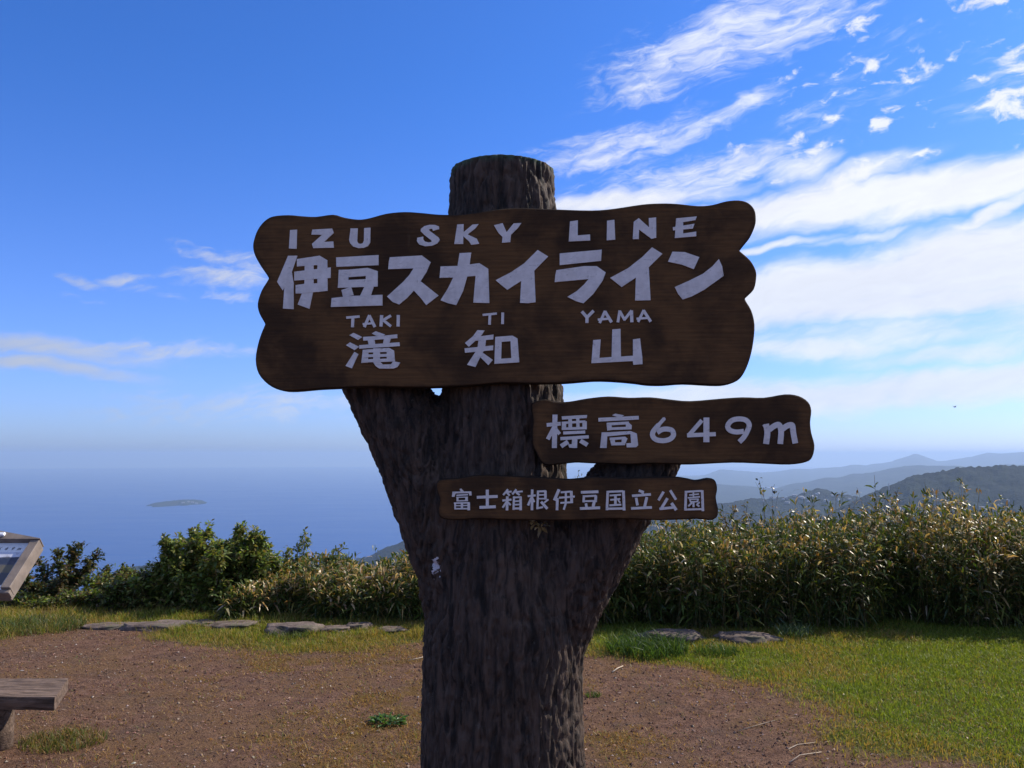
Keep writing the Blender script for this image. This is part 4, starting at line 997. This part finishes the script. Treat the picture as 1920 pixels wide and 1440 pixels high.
tR = top_from([(700, 1060), (1100, 1000), (1200, 992), (1280, 980), (1400, 978), (1500, 972), (1620, 962), (1720, 952), (1800, 958), (1860, 966), (1920, 960), (2100, 950), (2500, 950)], 8.9)
thicket('bamboo_thicket', 'tall dwarf bamboo thicket with pale dry leaf tips, right of the signpost', at_depth(1060, 1100, 8.4).x, 7.6, 7.78, 9.6, tR, 400, 11, .33)
tL = top_from([(380, 1110), (450, 1085), (500, 1068), (560, 1050), (620, 1042), (680, 1060), (720, 1055), (770, 1038), (830, 1030), (1000, 1010), (1100, 1000)], 9.1)
thicket('bamboo_thicket', 'lower dwarf bamboo thicket between the leafy shrubs and the trunk', at_depth(450, 1100, 8.6).x, at_depth(1060, 1100, 8.4).x, 8.1, 9.7, tL, 400, 12, .36)

# --- leafy shrubs: stems (part) and foliage (part)
def shrub(name, label, cx, cy, Yd, spread, tips, leafL, pal, w, seed, n_leaf=26, dens=1.0, group='leafy shrubs beyond the clearing', cat='shrub', sub=5):
    thick = .35 if cat == 'sapling' else 1.0
    """tips: pixel targets for the crown's main shoots; foliage gathers round side twigs of each"""
    r = random.Random(seed); base = Vector((at_depth(cx, cy, Yd).x, Yd, float(gz([at_depth(cx, cy, Yd).x], [Yd])[0])-.03))
    ro = empty(name, base); tag(ro, label, cat, group)
    bmS = bmesh.new(); bb, dd, LL, WW = [], [], [], []
    def seg(p, q, r0, r1):
        d = (q-p)
        if d.length < .01: return
        d.normalize(); s_ = d.orthogonal().normalized(); u = d.cross(s_)
        A = [bmS.verts.new(p+(s_*math.cos(t)+u*math.sin(t))*r0-base) for t in (0, 2.09, 4.19)]; B = [bmS.verts.new(q+(s_*math.cos(t)+u*math.sin(t))*r1-base) for t in (0, 2.09, 4.19)]
        for k in range(3): bmS.faces.new((A[k], A[(k+1) % 3], B[(k+1) % 3], B[k]))
    def twig(p, d, L, leafn):
        q = p
        for k in range(3):
            d2 = (d+Vector((r.gauss(0, .25), r.gauss(0, .25), r.gauss(.05, .2)))).normalized(); e = q+d2*L/3; seg(q, e, .003, .002); 
            for j in range(leafn//3):
                t = r.random(); pp = q.lerp(e, t)+Vector((r.gauss(0, .018), r.gauss(0, .018), r.gauss(0, .018))); ld = (d2*.5+Vector((r.gauss(0, .7), r.gauss(0, .7), r.gauss(.05, .5)))).normalized()
                bb.append(pp); dd.append(ld); l = leafL*r.uniform(.6, 1.15); LL.append(l); WW.append(l*w*r.uniform(.8, 1.15))
            q = e
    for (tx, ty, sp) in tips:
        T = at_depth(tx, ty, Yd+r.uniform(-.35, .35)); p = base+Vector((r.uniform(-.1, .1), r.uniform(-.05, .05), 0)); n = 7; q = p
        ctrl = base.lerp(T, .5)+Vector((r.uniform(-.1, .1), r.uniform(-.1, .1), -.05)); prev = base
        for k in range(1, n+1):
            t = k/n; e = base*(1-t)**2+ctrl*2*t*(1-t)+T*t*t; seg(prev, e, (.016*(1-t)+.004)*thick, (.016*(1-t-.1)+.004)*thick)
            if t > .25:
                for j in range(int(sub*dens*(1.2-.35*t))):
                    a_ = r.uniform(0, 6.28); dr_ = Vector((math.cos(a_), math.sin(a_), r.uniform(-.2, .8))).normalized()
                    twig(prev.lerp(e, r.random()), dr_, sp*r.uniform(.4, 1.1)*(1.1-.5*t), n_leaf)
            prev = e
        twig(T-(T-ctrl).normalized()*.05, (T-ctrl).normalized(), .10, n_leaf)
    link('branch', bm_mesh('branch', bmS), M['twig'], ro)
    B_ = np.array([tuple(v-base) for v in bb]); D_ = np.array([tuple(v) for v in dd]); m = len(B_)
    ok = B_[:, 2] > .0; B_, D_ = B_[ok], D_[ok]; L_, W_ = np.array(LL)[ok], np.array(WW)[ok]; m = len(B_)
    V, F, Cc = leaves(B_, D_, L_, W_, pick(pal, m), .12, .15, .45)
    f = link('foliage', arr_mesh('foliage', V, F, Cc), M['leaf'], ro); f['kind'] = 'stuff'
    return ro
GR = [(.125, .180, .034), (.170, .225, .045), (.085, .125, .026), (.26, .27, .075), (.18, .15, .05)]
DK = [(.060, .080, .022), (.080, .100, .026), (.100, .080, .030), (.115, .075, .035), (.045, .065, .018)]
shrub('leafy_shrub', 'windswept dark open shrub behind the information panel', 105, 1140, 9.4, .3, [(40, 1075, .16), (70, 1050, .18), (105, 1040, .18), (135, 1030, .16), (150, 1024, .14), (182, 1040, .12), (170, 1062, .12), (60, 1100, .18), (20, 1120, .2), (30, 1092, .15)], .055, DK, .5, 1, 28, 1.0)
shrub('leafy_shrub', 'low dark rounded shrub right of the windswept one', 200, 1150, 9.2, .3, [(200, 1072, .22), (230, 1068, .2), (165, 1090, .25), (250, 1085, .25), (215, 1100, .3), (180, 1120, .3), (130, 1120, .3), (240, 1120, .3)], .055, DK+GR, .45, 2, 34, 1.3)
shrub('leafy_shrub', 'bushy green shrub with an upright shoot above the flat stones', 330, 1150, 9.0, .3, [(318, 1022, .16), (340, 1012, .16), (366, 1000, .14), (392, 990, .10), (350, 1040, .25), (300, 1060, .3), (280, 1090, .3), (340, 1090, .35), (390, 1060, .3), (310, 1015, .1), (270, 1120, .3), (380, 1110, .35), (360, 1030, .28), (330, 1060, .35), (400, 1030, .28), (300, 1110, .35), (350, 1120, .35), (255, 1095, .3), (375, 1010, .18)], .070, GR, .40, 3, 36, 1.4)
shrub('leafy_shrub', 'broad green shrub between the upright shoot and the bamboo', 460, 1150, 9.1, .3, [(455, 992, .14), (490, 1010, .16), (475, 1000, .14), (440, 1010, .18), (420, 1040, .25), (500, 1030, .2), (520, 1050, .2), (460, 1070, .35), (420, 1090, .35), (500, 1085, .3), (440, 1120, .35), (465, 1030, .3), (490, 1050, .3), (430, 1050, .32), (405, 1060, .3), (530, 1075, .3), (470, 1110, .35)], .070, GR, .40, 4, 36, 1.4)
shrub('leafy_shrub', 'spreading olive-green shrub low between the two upright green ones', 400, 1150, 8.8, .3, [(400, 1040, .3), (375, 1060, .35), (425, 1065, .35), (350, 1085, .35), (450, 1085, .35), (400, 1100, .4), (480, 1105, .35), (320, 1110, .35), (290, 1095, .3), (415, 1025, .2), (510, 1095, .3), (440, 1045, .3)], .070, GR, .40, 14, 40, 1.3)
shrub('leafy_shrub', 'dense olive shrub in the middle of the left bushes, behind the flat stones', 250, 1150, 8.9, .3, [(250, 1082, .25), (225, 1090, .3), (280, 1078, .3), (200, 1105, .3), (300, 1095, .35), (250, 1110, .35), (170, 1115, .3), (150, 1120, .3)], .060, GR+DK, .42, 15, 38, 1.3)
shrub('leafy_shrub', 'thin arching shoots standing above the left bamboo', 535, 1150, 9.3, .2, [(572, 1004, .10), (560, 1020, .10), (575, 1045, .10), (540, 1035, .12), (640, 1030, .08)], .06, GR, .42, 5, 15, .8)
shrub('leafy_shrub', 'low leafy undergrowth filling the gap at the left edge', 40, 1160, 9.0, .3, [(10, 1130, .25), (60, 1128, .25), (110, 1130, .25), (-60, 1120, .3), (-140, 1100, .3), (160, 1135, .25)], .055, DK+GR, .45, 6, 34, 1.3)
shrub('leafy_shrub', 'brownish shrub sticking out of the bamboo beside the lowest board', 1395, 1150, 9.2, .2, [(1355, 970, .12), (1375, 958, .12), (1400, 955, .10), (1240, 975, .12), (1260, 985, .12), (1290, 968, .1)], .05, [(.16, .10, .03), (.09, .09, .025), (.20, .14, .06), (.06, .07, .02)], .42, 7, 16, .8)
shrub('leafy_shrub', 'dark rusty shrub inside the bamboo at the right edge', 1850, 1150, 8.35, .2, [(1850, 1005, .22), (1880, 1020, .25), (1830, 1040, .25), (1900, 1060, .25), (1860, 1080, .25)], .05, [(.11, .06, .025), (.06, .05, .02), (.09, .09, .03), (.16, .09, .04)], .42, 8, 18, .9)
shrub('sapling', 'thin bare sapling with a few leaves against the blue hills', 1438, 1060, 9.4, .05, [(1424, 908, .05), (1432, 922, .05), (1448, 915, .045), (1458, 930, .03)], .045, [(.04, .045, .018), (.07, .06, .025)], .65, 9, 7, .5, group=None, cat='sapling', sub=2)
shrub('sapling', 'thin leafy shoot rising above the bamboo near the mast', 1680, 1060, 9.0, .05, [(1680, 926, .06), (1675, 945, .08), (1640, 935, .05)], .06, [(.09, .10, .03), (.16, .12, .05)], .35, 10, 9, .6, group=None, cat='sapling', sub=3)
shrub('sapling', 'pale plume-like shoot above the bamboo, rightmost of the shoots', 1790, 1060, 9.0, .05, [(1785, 930, .06), (1800, 940, .06), (1745, 925, .03)], .07, [(.30, .24, .13), (.40, .33, .22), (.1, .1, .03)], .22, 11, 9, .6, group=None, cat='sapling', sub=3)
shrub('sapling', 'small yellowish sprig seen in the gap beside the trunk', 1083, 1000, 8.8, .03, [(1083, 893, .04)], .045, [(.20, .17, .05), (.1, .11, .03)], .6, 12, 9, .8, group=None, cat='sapling', sub=3)

# --- tufts and weeds standing alone
def tuft(name, label, px, py, w, n, hmin, hmax, pal, wid, seed, cat='grass tuft', lean=(.3, 1.1)):
    c = on_ground(px, py); W = w*c.y/FPX/2; m = n
    a_ = rng.uniform(0, 6.28, m); rr = W*np.sqrt(rng.uniform(0, 1, m)); x_, y_ = rr*np.cos(a_), rr*np.sin(a_)*.8
    z_ = gz(x_+c.x, y_+c.y)
    V, F, Cc = blades(np.stack([x_, y_, z_], 1), rng.uniform(hmin, hmax, m), rng.uniform(*wid, m), rng.uniform(*lean, m), pick(pal, m))
    o = link(name, arr_mesh(name, V, F, Cc), M['grass'], loc=(c.x, c.y, 0)); tag(o, label, cat); return o
tuft('grass_tuft', 'big tuft of long dark green grass at the edge of the bare soil', 1215, 1222, 150, 900, .06, .19, [(.05, .10, .022), (.08, .14, .03), (.035, .07, .018)], (.005, .010), 1)
tuft('grass_tuft', 'small tuft of grass below the dark slanting rock', 1345, 1225, 80, 300, .05, .12, [(.05, .10, .022), (.10, .15, .035)], (.004, .008), 2)
tuft('grass_tuft', 'yellowing grass tuft beside the bench leg', 118, 1392, 150, 700, .025, .075, [(.14, .13, .035), (.09, .12, .03), (.26, .17, .07)], (.003, .006), 3)
tuft('grass_tuft', 'tiny green tuft alone on the soil right of the trunk', 1113, 1305, 30, 90, .015, .04, [(.08, .12, .03)], (.004, .006), 4)
tuft('grass_tuft', 'long grass clump at the left end of the stone row', 70, 1178, 170, 900, .05, .14, [(.05, .09, .022), (.10, .13, .04), (.15, .13, .05)], (.004, .008), 5)
tuft('grass_tuft', 'pale silvery grass clump in front of the right bamboo', 1490, 1192, 70, 220, .06, .15, [(.12, .17, .07), (.2, .25, .15), (.06, .11, .03)], (.005, .009), 6)
tuft('grass_tuft', 'green tuft covering the front of the largest rock', 545, 1192, 80, 350, .03, .09, [(.06, .10, .025), (.12, .14, .04)], (.004, .007), 7)
# broad-leaved weed
c = on_ground(725, 1357); m = 170; a_ = rng.uniform(0, 6.28, m); rr = .10*np.sqrt(rng.uniform(0, 1, m))
Bp = np.stack([rr*np.cos(a_), rr*np.sin(a_)*.7, rng.uniform(.005, .03, m)], 1); Dp = np.stack([np.cos(a_), np.sin(a_), rng.uniform(-.1, .9, m)], 1)
V, F, Cc = leaves(Bp, Dp, rng.uniform(.025, .05, m), rng.uniform(.012, .022, m), pick([(.07, .15, .028), (.10, .19, .04), (.045, .095, .02)], m), .1, .2)
tag(link('weed', arr_mesh('weed', V, F, Cc), M['leaf'], loc=(c.x, c.y, 0)), 'bright green broad-leaved weed on the soil left of the trunk', 'weed')
# twigs
def stick(pts, r0, label):
    bm = bmesh.new(); P_ = [on_ground(*p) for p in pts]; c0 = P_[0].copy()
    tube_chain(bm, [(p-c0+Vector((0, 0, .006+.006*(i % 2))), r0*(1-.5*i/len(P_))) for i, p in enumerate(P_)], 7)
    o = link('twig', bm_mesh('twig', bm, True), M['drytwig'], loc=c0); tag(o, label, 'twig', 'twigs lying on the soil')
M['drytwig'] = m_simple('dry_twig', (.42, .34, .25), .8, .25, 30)
stick([(1488, 1416), (1478, 1408), (1496, 1398), (1530, 1396)], .003, 'pale forked twig at the bottom right of the bare soil')
stick([(1385, 1372), (1425, 1362), (1462, 1350), (1500, 1348)], .0022, 'long thin dry stem lying on the soil beside the lawn')
stick([(1480, 1432), (1500, 1420), (1540, 1412)], .003, 'short pale twig just below the forked one')
stick([(765, 1240), (790, 1236), (800, 1230)], .005, 'pale stick on the soil touching the left of the trunk')
stick([(1148, 1262), (1158, 1256), (1168, 1250)], .006, 'short white stick below the long grass tuft')

# leaf tuft caught on the trunk under the lowest board
p0 = at_depth(1008, 986, 2.735); m = 16
Bp = rng.normal(0, .010, (m, 3))*[1.4, .4, .8]; Dp = np.stack([rng.normal(.3, .8, m), rng.normal(-.6, .3, m), rng.normal(-.2, .6, m)], 1)
V, F, Cc = leaves(Bp, Dp, rng.uniform(.02, .035, m), rng.uniform(.010, .016, m), pick([(.35, .26, .12), (.22, .16, .07), (.45, .36, .2)], m), .2, .2)
tag(link('dry_leaf', arr_mesh('dry_leaf', V, F, Cc), M['leaf'], loc=p0), 'dry yellow leaves caught on the trunk under the lowest board', 'leaves')

# bird
M['bird'] = m_simple('dark_feather', (.04, .04, .045), .8, .2, 10)
bp = at_depth(1790, 763, 60); br_ = empty('bird', bp, R(20)); tag(br_, 'tiny dark bird flying in the sky at the right', 'bird')
bm = bmesh.new(); bmesh.ops.create_uvsphere(bm, u_segments=10, v_segments=8, radius=1)
for v in bm.verts: v.co = Vector((v.co.x*.11*(1 if v.co.x < 0 else 1.2), v.co.y*.035, v.co.z*.035))
link('body', bm_mesh('body', bm, True), M['bird'], br_)
for s_ in (-1, 1):
    bm = bmesh.new(); v = [bm.verts.new(q) for q in ((.05, s_*.02, .01), (-.04, s_*.02, .01), (-.06, s_*.12, .07), (.02, s_*.13, .075), (-.05, s_*.25, .05))]
    bm.faces.new(v[:4]); bm.faces.new((v[3], v[2], v[4])); r_ = bmesh.ops.solidify(bm, geom=bm.faces[:], thickness=.004)
    link('wing', bm_mesh('wing', bm), M['bird'], br_)
print('objects', len(bpy.data.objects), 'tris', sum(len(m.loops)-2*len(m.polygons) for m in bpy.data.meshes))
